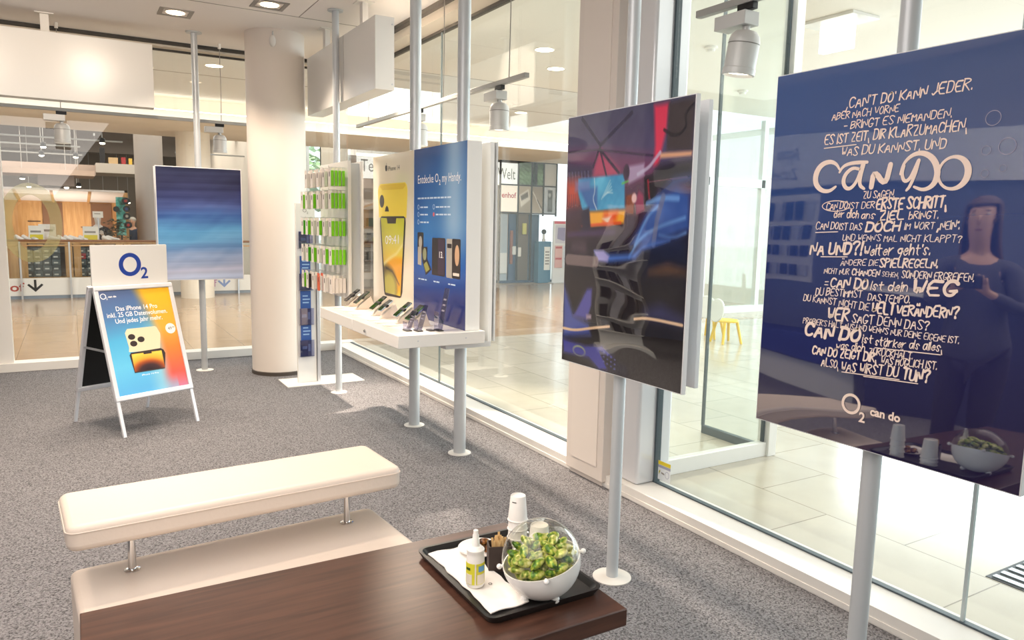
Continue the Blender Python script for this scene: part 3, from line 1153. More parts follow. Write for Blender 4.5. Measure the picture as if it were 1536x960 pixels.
def game_fn(s, t):
    tent=[(0.3, 0.139), (0.469, 0.226), (0.47, 0.254), (0.25, 0.247), (0.256, 0.2)]
    pink=[(-0.002, 0.132), (0.293, 0.141), (0.744, 0.185), (0.752, 0.259), (0.006, 0.25)]
    l1=[(0.132, 0.013), (0.306, 0.126)]
    l2=[(0.299, 0.126), (0.556, 0.022)]
    l3=[(0.3, 0.139), (0.469, 0.235)]
    l4=[(0.3, 0.139), (0.366, 0.244)]
    l5=[(0.293, 0.139), (0.246, 0.205)]
    l6=[(-0.002, 0.136), (0.278, 0.14), (0.744, 0.185)]
    red=[(0.722, 0.011), (0.826, 0.012), (0.818, 0.099), (0.794, 0.154), (0.771, 0.22), (0.736, 0.218), (0.741, 0.15)]
    brown=[(0.826, 0.012), (0.999, 0.006), (0.995, 0.181), (0.825, 0.172)]
    tan=[(0.778, 0.177), (0.995, 0.181), (0.994, 0.198), (0.781, 0.195)]
    mon=[(0.11, 0.247), (0.517, 0.241), (0.528, 0.367), (0.259, 0.376), (0.16, 0.375), (0.115, 0.306)]
    mon2=[(0.113, 0.28), (0.289, 0.283), (0.296, 0.373), (0.222, 0.373)]
    org=[(0.222, 0.379), (0.535, 0.373), (0.525, 0.422), (0.234, 0.437)]
    card=[(0.534, 0.214), (0.667, 0.207), (0.671, 0.251), (0.553, 0.277)]
    orange=[(-0.002, 0.256), (0.119, 0.253), (0.119, 0.346), (0.005, 0.358)]
    bag=[(0.611, 0.35), (0.633, 0.303), (0.672, 0.321), (0.683, 0.374), (0.621, 0.391)]
    bottle=[(0.536, 0.319), (0.601, 0.314), (0.602, 0.391), (0.536, 0.386)]
    black=[(0.672, 0.256), (0.761, 0.248), (0.771, 0.345), (0.726, 0.374), (0.681, 0.35)]
    head=[(0.771, 0.22), (1.004, 0.208), (1.005, 0.278), (0.88, 0.28), (0.792, 0.317), (0.733, 0.258)]
    hood=[(0.585, 0.5), (0.679, 0.409), (0.77, 0.328), (0.905, 0.297), (0.994, 0.32), (1.006, 0.44), (0.898, 0.464), (0.737, 0.497)]
    hood2=[(0.77, 0.328), (0.879, 0.265), (1.002, 0.256), (1.002, 0.278), (0.903, 0.291)]
    strap=[(0.761, 0.491), (0.777, 0.409), (0.816, 0.329)]
    figs=[(0.001, 0.183), (0.237, 0.199), (0.234, 0.247), (0.005, 0.243)]
    chair=[(0.144, 0.373), (0.22, 0.363), (0.244, 0.457), (0.166, 0.465)]
    desk=[(0.021, 0.461), (0.459, 0.442), (0.461, 0.467), (0.023, 0.484)]
    arm=[(0.285, 0.534), (0.415, 0.543), (0.599, 0.534), (0.688, 0.493), (0.874, 0.477), (0.765, 0.498), (0.677, 0.519), (0.628, 0.552), (0.417, 0.57), (0.294, 0.544)]
    glove=[(0.278, 0.531), (0.362, 0.527), (0.416, 0.547), (0.403, 0.571), (0.319, 0.571)]
    belly=[(0.688, 0.493), (0.988, 0.463), (0.993, 0.572), (0.869, 0.557), (0.736, 0.587), (0.67, 0.581)]
    thigh=[(0.736, 0.587), (0.869, 0.559), (0.993, 0.576), (0.995, 0.593), (0.737, 0.603)]
    leg=[(0.103, 0.807), (0.226, 0.685), (0.274, 0.681), (0.272, 0.752), (0.236, 0.81)]
    sleeve=[(-0.004, 0.67), (0.102, 0.8), (0.253, 0.823), (0.273, 0.87), (0.005, 0.905)]
    hand=[(0.005, 0.912), (0.228, 0.917), (0.384, 0.9), (0.485, 0.935), (0.433, 0.935), (0.365, 0.929), (0.438, 0.989), (0.362, 0.999), (0.264, 0.963), (0.018, 0.97)]
    pocket=[(0.226, 0.79), (0.274, 0.786), (0.275, 0.805), (0.228, 0.809)]
    strip1=[(0.002, 0.866), (0.124, 0.865), (0.286, 0.839), (0.438, 0.819)]
    strip2=[(0.64, 0.772), (0.738, 0.759), (0.989, 0.763)]
    cloth=[(0.71, 0.736), (0.835, 0.707), (0.993, 0.743), (0.989, 0.76), (0.738, 0.759)]
    kb=[(0.464, 0.948), (0.595, 0.955), (0.605, 0.996), (0.453, 0.994)]
    ring=[(0.159, 0.993), (0.282, 0.985)]
    olive=[(0.672, 0.61), (0.995, 0.59), (0.998, 0.73), (0.671, 0.733)]
    c = ramp(t, [(0, (74, 74, 104)), (.2, (84, 74, 112)), (.27, (92, 56, 88)), (.42, (52, 32, 52)), (.55, (30, 26, 42)), (.7, (36, 28, 32)), (.85, (30, 26, 28)), (1, (28, 24, 26))])
    n = wav(s, t, 12, 7, 7, 3)
    c = c + (n * 5)[..., None]
    c = blend(c, polymask(s, t, pink, .03) * .55, (138, 62, 100))
    c = blend(c, polymask(s, t, tent, .02) * .85, (196, 78, 112))
    for q in (l1, l2, l3, l4, l5):
        c = blend(c, linemask(s, t, q, .013) * .8, (34, 32, 62))
    c = blend(c, linemask(s, t, l6, .008) * .6, (44, 34, 62))
    c = blend(c, polymask(s, t, figs, .02) * .8, (36, 38, 78))
    for k in range(7):
        c = blend(c, linemask(s, t, [(.02 + .03 * k, .22), (.03 + .03 * k, .27)], .006) * .6, (130, 132, 170))
    c = blend(c, polymask(s, t, red, .012) * .95, (232, 58, 92))
    c = blend(c, polymask(s, t, brown, .012) * .9, (66, 56, 56))
    c = blend(c, linemask(s, t, chaikin([(.80, .10), (.88, .13), (.96, .10), (.93, .06), (.99, .03)], 3), .012) * .7, (26, 24, 32))
    c = blend(c, polymask(s, t, tan, .006), (222, 168, 134))
    c = blend(c, polymask(s, t, orange, .03) * .9, (216, 72, 46))
    for k in range(5):
        c = blend(c, linemask(s, t, [(.01 + .02 * k, .31), (.02 + .018 * k, .44)], .006) * .6, (70, 40, 80))
    c = blend(c, polymask(s, t, [(.0, .42), (.12, .41), (.12, .48), (.0, .49)], .02) * .8, (60, 28, 44))
    m = polymask(s, t, mon, .006)
    mc = np.array((66, 164, 212.)) + wav(s, t, 5, 6, 6, 3)[..., None] * np.array((34, 34, 24))
    c = c * (1 - m[..., None]) + mc * m[..., None]
    c = blend(c, polymask(s, t, mon2, .01) * .8, (44, 92, 168))
    c = blend(c, polymask(s, t, [(.08, .255), (.22, .252), (.22, .29), (.08, .30)], .01) * .6, (126, 132, 196))
    for k in range(5):
        c = blend(c, linemask(s, t, [(.33 + .012 * k, .33 - .006 * k), (.40 + .006 * k, .26 + .012 * k)], .005) * .7, (206, 238, 244))
    c = blend(c, linemask(s, t, chaikin([(.26, .25), (.27, .30), (.25, .33), (.29, .37)], 2), .006) * .8, (226, 244, 246))
    c = blend(c, polymask(s, t, org, .008), (250, 176, 52))
    c = blend(c, polymask(s, t, [(.36, .385), (.47, .38), (.46, .41), (.40, .43), (.35, .42)], .02) * .9, (236, 70, 40))
    c = blend(c, polymask(s, t, [(.34, .405), (.42, .395), (.39, .425)], .006), (246, 214, 190))
    c = blend(c, linemask(s, t, [(.16, .435), (.50, .42)], .012) * .8, (232, 84, 44))
    c = blend(c, polymask(s, t, bottle, .008) * .8, (150, 66, 30))
    c = blend(c, polymask(s, t, bag, .008) * .9, (156, 48, 92))
    c = blend(c, elmask(s, t, .60, .33, .02, .018, .5), (236, 196, 196))
    c = blend(c, polymask(s, t, black, .01), (22, 16, 26))
    c = blend(c, linemask(s, t, [(.50, .275), (.60, .258)], .008) * .8, (92, 200, 74))
    c = blend(c, polymask(s, t, card, .008), (172, 150, 186))
    c = blend(c, elmask(s, t, .53, .235, .025, .028, .4), (54, 34, 66))
    c = blend(c, polymask(s, t, head, .02), (24, 22, 38))
    c = blend(c, linemask(s, t, chaikin([(.62, .245), (.70, .225), (.74, .20), (.78, .175)], 2), .014) * .8, (196, 190, 220))
    c = blend(c, linemask(s, t, [(.70, .275), (.97, .265)], .006) * .7, (150, 96, 110))
    c = blend(c, linemask(s, t, [(.70, .27), (.715, .33)], .016) * .7, (170, 40, 60))
    c = blend(c, polymask(s, t, chair, .01), (30, 26, 58))
    c = blend(c, polymask(s, t, desk, .008) * .8, (74, 52, 96))
    c = blend(c, polymask(s, t, belly, .03), (20, 22, 44))
    hd = polymask(s, t, hood, .02)
    hc = np.array((62, 96, 172.)) + (wav(s, t, 17, 4, 6, 3) * 22)[..., None]
    c = c * (1 - hd[..., None]) + hc * hd[..., None]
    c = blend(c, polymask(s, t, hood2, .02) * .9, (56, 82, 146))
    for q, w in (([(.58, .545), (.66, .47), (.80, .43), (.97, .40)], .014), ([(.70, .35), (.80, .33), (.92, .335)], .02), ([(.62, .50), (.70, .40), (.78, .36)], .012), ([(.80, .46), (.90, .47), (.98, .45)], .010)):
        c = blend(c, linemask(s, t, chaikin(q, 2), w, .012) * .75, (120, 172, 238))
    c = blend(c, polymask(s, t, [(.74, .42), (.95, .43), (.95, .50), (.76, .50)], .05) * .5, (36, 54, 110))
    c = blend(c, linemask(s, t, strap, .030, .008) * .7, (112, 116, 150))
    c = blend(c, polymask(s, t, arm, .014), (78, 120, 206))
    c = blend(c, polymask(s, t, glove, .008), (160, 156, 214))
    c = blend(c, polymask(s, t, thigh, .02) * .85, (122, 82, 52))
    c = blend(c, polymask(s, t, olive, .05) * .6, (58, 54, 44))
    c = blend(c, polymask(s, t, cloth, .03) * .7, (74, 76, 132))
    c = blend(c, polymask(s, t, [(.07, .50), (.20, .50), (.22, .545), (.05, .545)], .02) * .6, (100, 78, 92))
    c = blend(c, linemask(s, t, [(.03, .575), (.30, .575)], .045, .008) * .75, (150, 132, 130))
    c = blend(c, polymask(s, t, sleeve, .02), (70, 84, 158))
    c = blend(c, polymask(s, t, leg, .012), (86, 84, 160))
    c = blend(c, polymask(s, t, hand, .010), (58, 60, 148))
    c = blend(c, polymask(s, t, pocket, .006), (156, 138, 156))
    for q in (strip1, strip2):
        c = blend(c, linemask(s, t, chaikin(q, 2), .011, .005), (226, 194, 160))
    c = blend(c, polymask(s, t, kb, .006), (20, 20, 40))
    for k in range(4):
        for j in range(3):
            c = blend(c, elmask(s, t, .40 + k * .032, .925 + j * .018 + k * .006, .009, .0045, .5) * .7, (96, 98, 160))
    c = blend(c, elmask(s, t, .17, .945, .06, .022, .3) - elmask(s, t, .17, .947, .052, .017, .3), (150, 160, 120))
    return c


t, fr = board('picture_board', 'glossy board with a dark picture of a computer game player lit red and blue', (1.99, 2.887, 0.957), (0, -1, 0), 0.817, 1.127, 0.13, 0.065)
picture('game_picture', t, frame((1.989, 2.883, 0.961), (0, -1, 0), (0, 0, 1)), 0.809, 1.119, 240, 320, game_fn, 0.025, 2.4, warp=0.011, warp_scale=2.2)


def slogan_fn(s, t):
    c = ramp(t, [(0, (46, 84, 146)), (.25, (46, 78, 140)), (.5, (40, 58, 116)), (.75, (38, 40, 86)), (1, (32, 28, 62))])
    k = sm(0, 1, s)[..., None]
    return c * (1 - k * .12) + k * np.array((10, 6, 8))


t, fr = board('slogan_board', 'glossy dark blue board covered in white hand-lettered German slogans', (2.0, 1.715, 0.950), (0, -1, 0), 0.835, 1.14)
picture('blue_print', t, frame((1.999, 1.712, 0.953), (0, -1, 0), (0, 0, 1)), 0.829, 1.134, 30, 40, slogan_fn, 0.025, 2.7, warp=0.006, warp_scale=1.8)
fr = frame((1.998, 1.715, 0.0), (0, -1, 0), (0, 0, 1))
rg = random.Random(4)
SLOGAN=[
("‚CAN'T DO' KANN JEDER.", 0.262, 1.957, 0.623, 1.963, 0.027, 0),
('ABER NACH VORNE', 0.216, 1.928, 0.429, 1.929, 0.02, 0),
('- BRINGT ES NIEMANDEN.', 0.259, 1.896, 0.577, 1.899, 0.022, 0),
('ES IST ZEIT, DIR KLARZUMACHEN,', 0.196, 1.857, 0.621, 1.862, 0.027, 0),
('WAS DU KANNST. UND', 0.258, 1.819, 0.57, 1.82, 0.025, 0),
('ZU SAGEN.', 0.341, 1.693, 0.437, 1.694, 0.019, 0),
('CAN DO', 0.22, 1.659, 0.292, 1.664, 0.02, 0),
('IST DER', 0.298, 1.663, 0.38, 1.664, 0.018, 0),
('ERSTE SCHRITT,', 0.385, 1.661, 0.587, 1.665, 0.029, 1),
('der dich', 0.248, 1.637, 0.332, 1.636, 0.022, 0),
('ans', 0.34, 1.633, 0.384, 1.634, 0.021, 0),
('ZIEL', 0.396, 1.629, 0.472, 1.633, 0.025, 1),
('bRINGT.', 0.485, 1.634, 0.567, 1.636, 0.02, 0),
('CAN DO', 0.187, 1.599, 0.267, 1.602, 0.021, 0),
('IST DAS', 0.27, 1.6, 0.345, 1.601, 0.019, 0),
('DOCH', 0.358, 1.597, 0.463, 1.602, 0.025, 2),
('IM WORT', 0.475, 1.604, 0.559, 1.607, 0.019, 0),
('„NEIN“.', 0.566, 1.606, 0.625, 1.609, 0.021, 0),
("UND WENN'S MAL NICHT KLAPPT?", 0.284, 1.568, 0.634, 1.574, 0.018, 0),
('NA UND?!', 0.173, 1.522, 0.351, 1.53, 0.035, 1),
("Weiter geht's.", 0.358, 1.527, 0.554, 1.538, 0.028, 0),
('ÄNDERE DIE', 0.284, 1.494, 0.406, 1.5, 0.017, 0),
('SPIELREGELN.', 0.41, 1.496, 0.577, 1.504, 0.023, 1),
('NICHT NUR', 0.229, 1.466, 0.315, 1.467, 0.016, 0),
('CHANCEN', 0.324, 1.467, 0.413, 1.469, 0.018, 1),
('SEHEN,', 0.42, 1.47, 0.471, 1.471, 0.013, 0),
('SONDERN ERGREIFEN.', 0.479, 1.471, 0.674, 1.474, 0.02, 0),
('CAN DO', 0.254, 1.425, 0.379, 1.43, 0.028, 1),
('ist dein', 0.389, 1.429, 0.501, 1.433, 0.025, 0),
('WEG', 0.513, 1.427, 0.635, 1.433, 0.036, 2),
('DU BESTIMMST', 0.204, 1.396, 0.363, 1.403, 0.022, 0),
('DAS TEMPO.', 0.382, 1.397, 0.51, 1.401, 0.02, 0),
('DU KANNST NICHT DIE', 0.161, 1.375, 0.389, 1.367, 0.02, 0),
('WELT', 0.398, 1.36, 0.468, 1.365, 0.031, 1),
('VERÄNDERN?', 0.473, 1.364, 0.645, 1.377, 0.027, 1),
('WER', 0.253, 1.323, 0.326, 1.328, 0.035, 1),
('SAGT DENN DAS?', 0.337, 1.326, 0.57, 1.333, 0.025, 0),
("PROBIER'S HALT AUS UND WENN'S NUR DEINE EIGENE IST.", 0.165, 1.302, 0.652, 1.309, 0.017, 0),
('CAN DO', 0.175, 1.266, 0.368, 1.272, 0.038, 2),
('ist', 0.376, 1.271, 0.41, 1.273, 0.023, 0),
('stärker als alles,', 0.417, 1.269, 0.613, 1.282, 0.023, 0),
('was dich', 0.29, 1.24, 0.387, 1.246, 0.021, 0),
('ZURÜCKHÄLT.', 0.4, 1.24, 0.532, 1.247, 0.019, 0),
('CAN DO ZEIGT DIR,', 0.208, 1.21, 0.427, 1.221, 0.025, 1),
('WAS MÖGLICH IST.', 0.44, 1.219, 0.601, 1.231, 0.021, 0),
('ALSO,', 0.244, 1.178, 0.305, 1.18, 0.025, 0),
('WAS WIRST DU', 0.314, 1.175, 0.495, 1.19, 0.028, 0),
('TUN?', 0.508, 1.187, 0.585, 1.191, 0.031, 1),
]
BIG = [[(0.256, 1.779, 7), (0.244, 1.797, 12), (0.22, 1.806, 17), (0.19, 1.797, 22), (0.173, 1.771, 26), (0.174, 1.74, 24), (0.197, 1.718, 18), (0.226, 1.715, 14), (0.247, 1.729, 9)],
       [(0.256, 1.771, 9), (0.266, 1.787, 12), (0.285, 1.795, 14), (0.31, 1.797, 15), (0.345, 1.796, 12)],
       [(0.322, 1.777, 11), (0.300, 1.783, 13), (0.277, 1.766, 16), (0.270, 1.742, 18), (0.282, 1.722, 16), (0.300, 1.722, 14), (0.318, 1.745, 13), (0.331, 1.79, 15)],
       [(0.334, 1.79, 17), (0.326, 1.755, 17), (0.326, 1.730, 15), (0.342, 1.720, 10)], [(0.364, 1.724, 20), (0.369, 1.773, 22), (0.407, 1.725, 22), (0.418, 1.785, 20)], [(0.458, 1.78, 12), (0.453, 1.757, 13), (0.463, 1.735, 14), (0.478, 1.742, 13), (0.493, 1.775, 16), (0.499, 1.792, 14)], [(0.499, 1.792, 12), (0.492, 1.755, 14), (0.48, 1.722, 12), (0.471, 1.712, 9)], [(0.449, 1.757, 8), (0.456, 1.787, 10), (0.479, 1.808, 14), (0.507, 1.813, 18), (0.536, 1.798, 22), (0.553, 1.769, 24), (0.553, 1.739, 22), (0.54, 1.719, 16), (0.517, 1.711, 12), (0.492, 1.721, 9)]]
UL= [[(0.197, 1.846), (0.305, 1.849)], [(0.188, 1.59), (0.266, 1.594)], [(0.214, 1.516), (0.305, 1.52)], [(0.418, 1.262), (0.607, 1.272)], [(0.317, 1.172), (0.499, 1.183)], [(0.39, 1.172), (0.553, 1.182)], [(0.236, 1.44), (0.247, 1.441)], [(0.235, 1.431), (0.246, 1.431)]]
for i, (tx, u0, v0, u1, v1, h, b) in enumerate(SLOGAN):
    g = MB()
    hand_text(g, tx, fr, u0, v0, u1, v1, h, b, 0.0002 + i * 1e-6, rg)
    obj('slogan_text', g, PALETEXT, t, smooth=False, normals=False)
g = MB()
d = 0.0004
PXM = 0.0008
for st in BIG:
    p = chaikin([(a, b) for a, b, w in st], 2)
    ws = [w for a, b, w in st]
    n0 = len(st)
    W = list(np.interp(np.linspace(0, n0 - 1, len(p)), range(n0), ws))
    g.ribbon(p, [w * PXM * 0.92 for w in W], fr, d)
    d += 2e-5
g.ring2d(0.597, 1.754, 0.045, 0.046, 0.013, 0.009, fr, 0.0004, 0.0008, 48, dx=-0.005)
obj('headline_lettering', g, PALETEXT, t, smooth=False)
for st in UL:
    g = MB().ribbon([(a, b) for a, b, *_ in st], 0.0028, fr, 0.0009)
    obj('underline', g, PALETEXT, t, smooth=False, normals=False)
g = MB().ring2d(0.252, 1.671, 0.048, 0.017, 0.0026, 0.0026, fr, 0.0003, 0.0006, 40)
obj('circle_mark', g, PALETEXT, t, smooth=False)
g = MB()
g.ring2d(0.356, 1.081, 0.0315, 0.0315, 0.0085, 0.0085, fr, 0.0003, 0.0008, 48)
put_text(g, '2', fr, 0.385, 1.034, 0.042, 0.0009, bold=0.001)
put_text(g, 'can do', fr, 0.420, 1.062, 0.034, 0.0009, bold=0.0012, width=0.093)
obj('logo', g, PALETEXT, t, smooth=False, normals=False)
for cx, cy, r in ((0.681, 1.885, .019), (0.672, 1.806, .012), (0.721, 1.813, .021), (0.674, 1.749, .010), (0.716, 1.76, .009)):
    g = MB().ring2d(cx, cy, r, r, r * .09, r * .09, fr, 0.0002, 0.0004, 40)
    obj('bubble_ring', g, BUBBLE, t, smooth=False)

# ================================================================== pavement sign
t = thing('pavement_sign', 'white and silver folding pavement sign with a phone advert standing on the carpet', 'pavement sign', (0.371, 6.348, 0), math.radians(25.4))
WSIL = mat('satin_white_aluminium', 'dcdce0', 0.32, metal=0.2)
HW = 0.305
TOPZ = 1.085
BACKM = mat('black_back_board', '0d0d0e', 0.6)
for sgn in (-1, 1):
    fr = frame((-HW, sgn * 0.358, 0), (1, 0, 0), (0, -sgn * 0.33, TOPZ))
    if sgn == 1:
        fr = frame((-HW, 0.358, 0), (1, 0, 0), (0, -0.33, TOPZ))
    L_ = math.hypot(0.33, TOPZ)
    for a in (0.0, 2 * HW - 0.032):
        q0, q1 = (-0.012, 0.012)
        nm = 'frame_side'
        g = MB().prism([(a, .27), (a + .032, .27), (a + .032, L_ - .02), (a, L_ - .02)], fr, -0.014, 0.014)
        obj(nm, g, WSIL, t, bevel=0.003)
        g = MB().prism([(a + .004, .0), (a + .028, .0), (a + .028, .28), (a + .004, .28)], fr, -0.009, 0.009)
        obj('leg', g, WSIL, t, bevel=0.002)
    g = MB().prism([(0, .262), (2 * HW, .262), (2 * HW, .30), (0, .30)], fr, -0.018, 0.018)
    obj('frame_bottom', g, WSIL, t, bevel=0.008, segs=3)
    g = MB().prism([(0, L_ - .048), (2 * HW, L_ - .048), (2 * HW, L_ - .012), (0, L_ - .012)], fr, -0.018, 0.018)
    obj('frame_top', g, WSIL, t, bevel=0.008, segs=3)
    g = MB().prism([(.02, .28), (2 * HW - .02, .28), (2 * HW - .02, L_ - .03), (.02, L_ - .03)], fr, -0.007, 0.004)
    obj('back_board', g, BACKM, t)
g = MB().box(-HW + .01, -HW + .02, -0.17, 0.17, 0.66, 0.675)
g.box(HW - .02, HW - .01, -0.17, 0.17, 0.66, 0.675)
for a in (-HW + .01, HW - .02):
    obj('brace', MB().box(a, a + .01, -.165, .165, .60, .615), ALU, t)
g.bm.free()
fr = frame((-HW, -0.358, 0), (1, 0, 0), (0, 0.33, TOPZ))
fp = lambda a, b, c=0.0: fr(a, b, c)
PW, PH = 2 * HW - 0.064, L_ - 0.048 - 0.30
po = fr(0.032, 0.30, 0.006)
fpo = frame(po, (1, 0, 0), (0, 0.33, TOPZ))


def poster_fn(s, t):
    c = ramp(t + .1 * s, [(0, (84, 98, 138)), (.25, (88, 122, 170)), (.5, (86, 172, 214)), (.75, (104, 190, 226)), (1, (92, 170, 218))])
    q = s + 0.22 * (0.45 - t) * (1 - t) * 1.2
    w1 = sm(.60, .80, q + .18 * (t < .4) * (.4 - t))
    w1 = np.maximum(w1, sm(.45, .75, s) * (1 - sm(.05, .45, t)))
    c2 = ramp(t, [(0, (246, 186, 44)), (.4, (240, 168, 66)), (.6, (238, 128, 58)), (.85, (226, 92, 76)), (1, (196, 120, 150))])
    halo = sm(.42, .66, s) * sm(.25, .5, t) * .5
    c = blend(c, halo, (176, 214, 214))
    k = (w1 * (1 - .55 * (sm(.86, 1, t)) * (s < .86)))[..., None]
    return c * (1 - k) + c2 * k


pst = picture('poster', t, fpo, PW, PH, 60, 90, poster_fn, 0.18, 1.5)


def pp_(pts):
    return [(a * PW, (1 - b) * PH) for a, b in pts]


GOLD = mat('phone_gold_print', 'e6d6b4', 0.3)
PDARK = mat('phone_dark_print', '3b3230', 0.3)
g = MB().prism(pp_([(.272, .390), (.285, .380), (.68, .380), (.702, .390), (.737, .454), (.735, .48), (.685, .621), (.249, .601), (.262, .56), (.245, .417)]), fpo, 0, 0.0006)
ph = obj('printed_phone', g, GOLD, t, smooth=False)
g = MB()
for cx, cy, r in ((.325, .46, .05), (.448, .493, .05), (.335, .526, .05)):
    g = MB().prism([(a, b) for a, b in ell(cx * PW, (1 - cy) * PH, r * PW, r * PW * .8, 24)], fpo, 0.0006, 0.0010)
    obj('printed_lens', g, PDARK, ph, smooth=False)
g = MB().prism(pp_([(.246, .632), (.27, .61), (.70, .602), (.735, .618), (.755, .655), (.702, .806), (.268, .806)]), fpo, 0.0004, 0.0012)
ph = obj('printed_phone', g, PDARK, t, smooth=False)


def flare_fn(s, t):
    r = np.hypot((s - .5) * 1.1, (t - 1.05) * 1.0)
    return ramp(r, [(0, (44, 36, 40)), (.36, (70, 46, 46)), (.55, (164, 78, 40)), (.75, (240, 168, 60)), (1.05, (252, 206, 84))])


q0 = fpo(0, 0, 0.0014)
scr = picture('printed_screen', ph, frame(fpo(.275 * PW, (1 - .795) * PH, 0.0014), (1, 0, 0), (0, .33, TOPZ)), .43 * PW, .17 * PH, 30, 24, flare_fn, 0.2)
g = MB().prism(rrect(.44 * PW, .56 * PW, (1 - .640) * PH, (1 - .625) * PH, .004), fpo, 0.0014, 0.0018)
obj('printed_island', g, PDARK, ph, smooth=False)
g = MB().prism(ell(.905 * PW, (1 - .418) * PH, .075 * PW, .075 * PW, 36), fpo, 0, 0.0006)
bd = obj('price_badge', g, mat('badge_white', 'f2efe8', 0.4), t, smooth=False)
g = MB()
put_text(g, '49', fpo, .865 * PW, (1 - .432) * PH, .034, 0.0010)
put_text(g, '99', fpo, .932 * PW, (1 - .418) * PH, .020, 0.0010)
obj('price_text', g, DARKTEXT, bd, smooth=False, normals=False)
for tx, x0, x1, y, h in (('Das iPhone 14 Pro', .19, .776, .200, .050), ('inkl. 25 GB Datenvolumen.', .055, .908, .258, .050), ('Und jedes Jahr mehr.', .15, .817, .318, .050)):
    g = MB()
    put_text(g, tx, fpo, x0 * PW, (1 - y) * PH, h, 0.0006, bold=0.0003, width=(x1 - x0) * PW)
    obj('advert_text', g, WHITETEXT, t, smooth=False, normals=False)
g = MB()
g.ring2d(.055 * PW, (1 - .052) * PH, .040 * PW, .040 * PW, .010 * PW, .010 * PW, fpo, 0.0002, 0.0006, 32)
put_text(g, '2', fpo, .088 * PW, (1 - .086) * PH, .024, 0.0006)
put_text(g, 'can do', fpo, .12 * PW, (1 - .066) * PH, .020, 0.0006, bold=0.0006, width=.11 * PW)
obj('logo', g, WHITETEXT, t, smooth=False, normals=False)
for tx, x0, x1, y, h in (('iPhone 14 Pro', .36, .60, .842, .018),):
    g = MB()
    put_text(g, tx, fpo, x0 * PW, (1 - y) * PH, h, 0.0006, width=(x1 - x0) * PW)
    obj('advert_text', g, WHITETEXT, t, smooth=False, normals=False)
# header sign on top
fr = frame((-0.293, -0.012, 1.075), (1, 0, 0), (0, 0, 1))
hd = obj('header_sign', MB().prism(rrect(0, .586, 0, .30, .008), fr, -0.012, 0.0), WHITE, t, bevel=0.001)
g = MB()
g.ring2d(0.288, 0.152, .086, .088, .033, .0305, fr, 0.0, 0.0007, 56)
put_text(g, '2', fr, .368, .044, .120, 0.0007, bold=0.0028)
obj('logo', g, BLUE, hd, smooth=False, normals=False)

# ================================================================== phone table and its light panels
t = thing('display_table', 'long white phone display table on two thick poles along the glass', 'table', (2.03, 5.14, 0), world=True)
for y0, y1 in ((4.30, 5.186), (5.192, 6.0)):
    obj('table_section', MB().box(1.725, 2.34, y0, y1, 0.802, 0.885), WHITE, t, bevel=0.004)
g = MB().lathe([(0.001, 0), (0.011, 0.0), (0.011, 0.006), (0.009, 0.014), (0.001, 0.015)], (1.725, 4.90, 0.836), 20, Matrix.Rotation(-PI / 2, 3, 'Y'))
obj('lock', g, CHROME, t)
for x in (1.86, 2.2):
    obj('screw', MB().cyl((x, 4.3005, .845), (x, 4.298, .845), 0.005, seg=12), ALU, t)
obj('bracket', MB().box(2.08, 2.42, 4.36, 4.44, 0.765, 0.801), mat('bracket_white', 'd6d8da', .4), t, bevel=.003)
g = MB()
for i, y in enumerate((5.86, 5.62, 5.40, 5.06, 4.90, 4.74)):
    obj('inlay_plate', MB().box(1.80, 2.02, y - .028, y + .028, .885, .888), mat('inlay', 'd9cfc4', .3), t)
g.bm.free()

LITW = mat('lit_panel_white', 'f2f2f0', 0.35)


def light_panel(name, label, y1, y0):
    t = thing(name, label, 'advert panel', (2.265, (y0 + y1) / 2, 0.886), world=True)
    obj('panel_case', MB().box(2.212, 2.318, y0, y1, 0.886, 2.12), LITW, t, bevel=0.003)
    return t, frame((2.211, y1, 0.886), (0, -1, 0), (0, 0, 1))


tA, fA = light_panel('advert_panel', 'cream advert panel with a big yellow phone behind the display table', 6.072, 5.205)
tB, fB = light_panel('advert_panel', 'blue advert panel with small phones behind the near end of the display table', 5.20, 4.335)
PWd, PHt = 0.863, 1.232


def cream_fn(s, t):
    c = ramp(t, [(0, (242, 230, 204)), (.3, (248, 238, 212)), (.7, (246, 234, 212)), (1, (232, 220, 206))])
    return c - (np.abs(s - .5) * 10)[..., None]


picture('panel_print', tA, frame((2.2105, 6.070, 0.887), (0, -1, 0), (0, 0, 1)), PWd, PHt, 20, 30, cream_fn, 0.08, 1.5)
YEL = mat('phone_yellow_print', 'fbe04c', 0.35)
g = MB().prism([(.14, .735), (.115, .95), (.135, .99), (.17, 1.008), (.70, 1.005), (.735, .985), (.75, .945), (.728, .735)], fA, 0.0008, 0.0014)
ph = obj('printed_phone', g, YEL, tA, smooth=False)
g = MB().prism([(.165, .985), (.18, 1.0), (.70, .998), (.715, .98), (.66, .955), (.22, .957)], fA, 0.0014, 0.0017)
obj('printed_edge', g, mat('phone_yellow_dark', 'eecb36', 0.35), ph, smooth=False)
g = MB().prism(ell(.207, .868, .052, .052), fA, 0.0014, 0.0019)
obj('printed_lens', g, PDARK, ph, smooth=False)
g = MB().prism([(.275, .785), (.29, .815), (.32, .832), (.35, .815), (.365, .785)], fA, 0.0014, 0.0019)
obj('printed_lens', g, PDARK, ph, smooth=False)


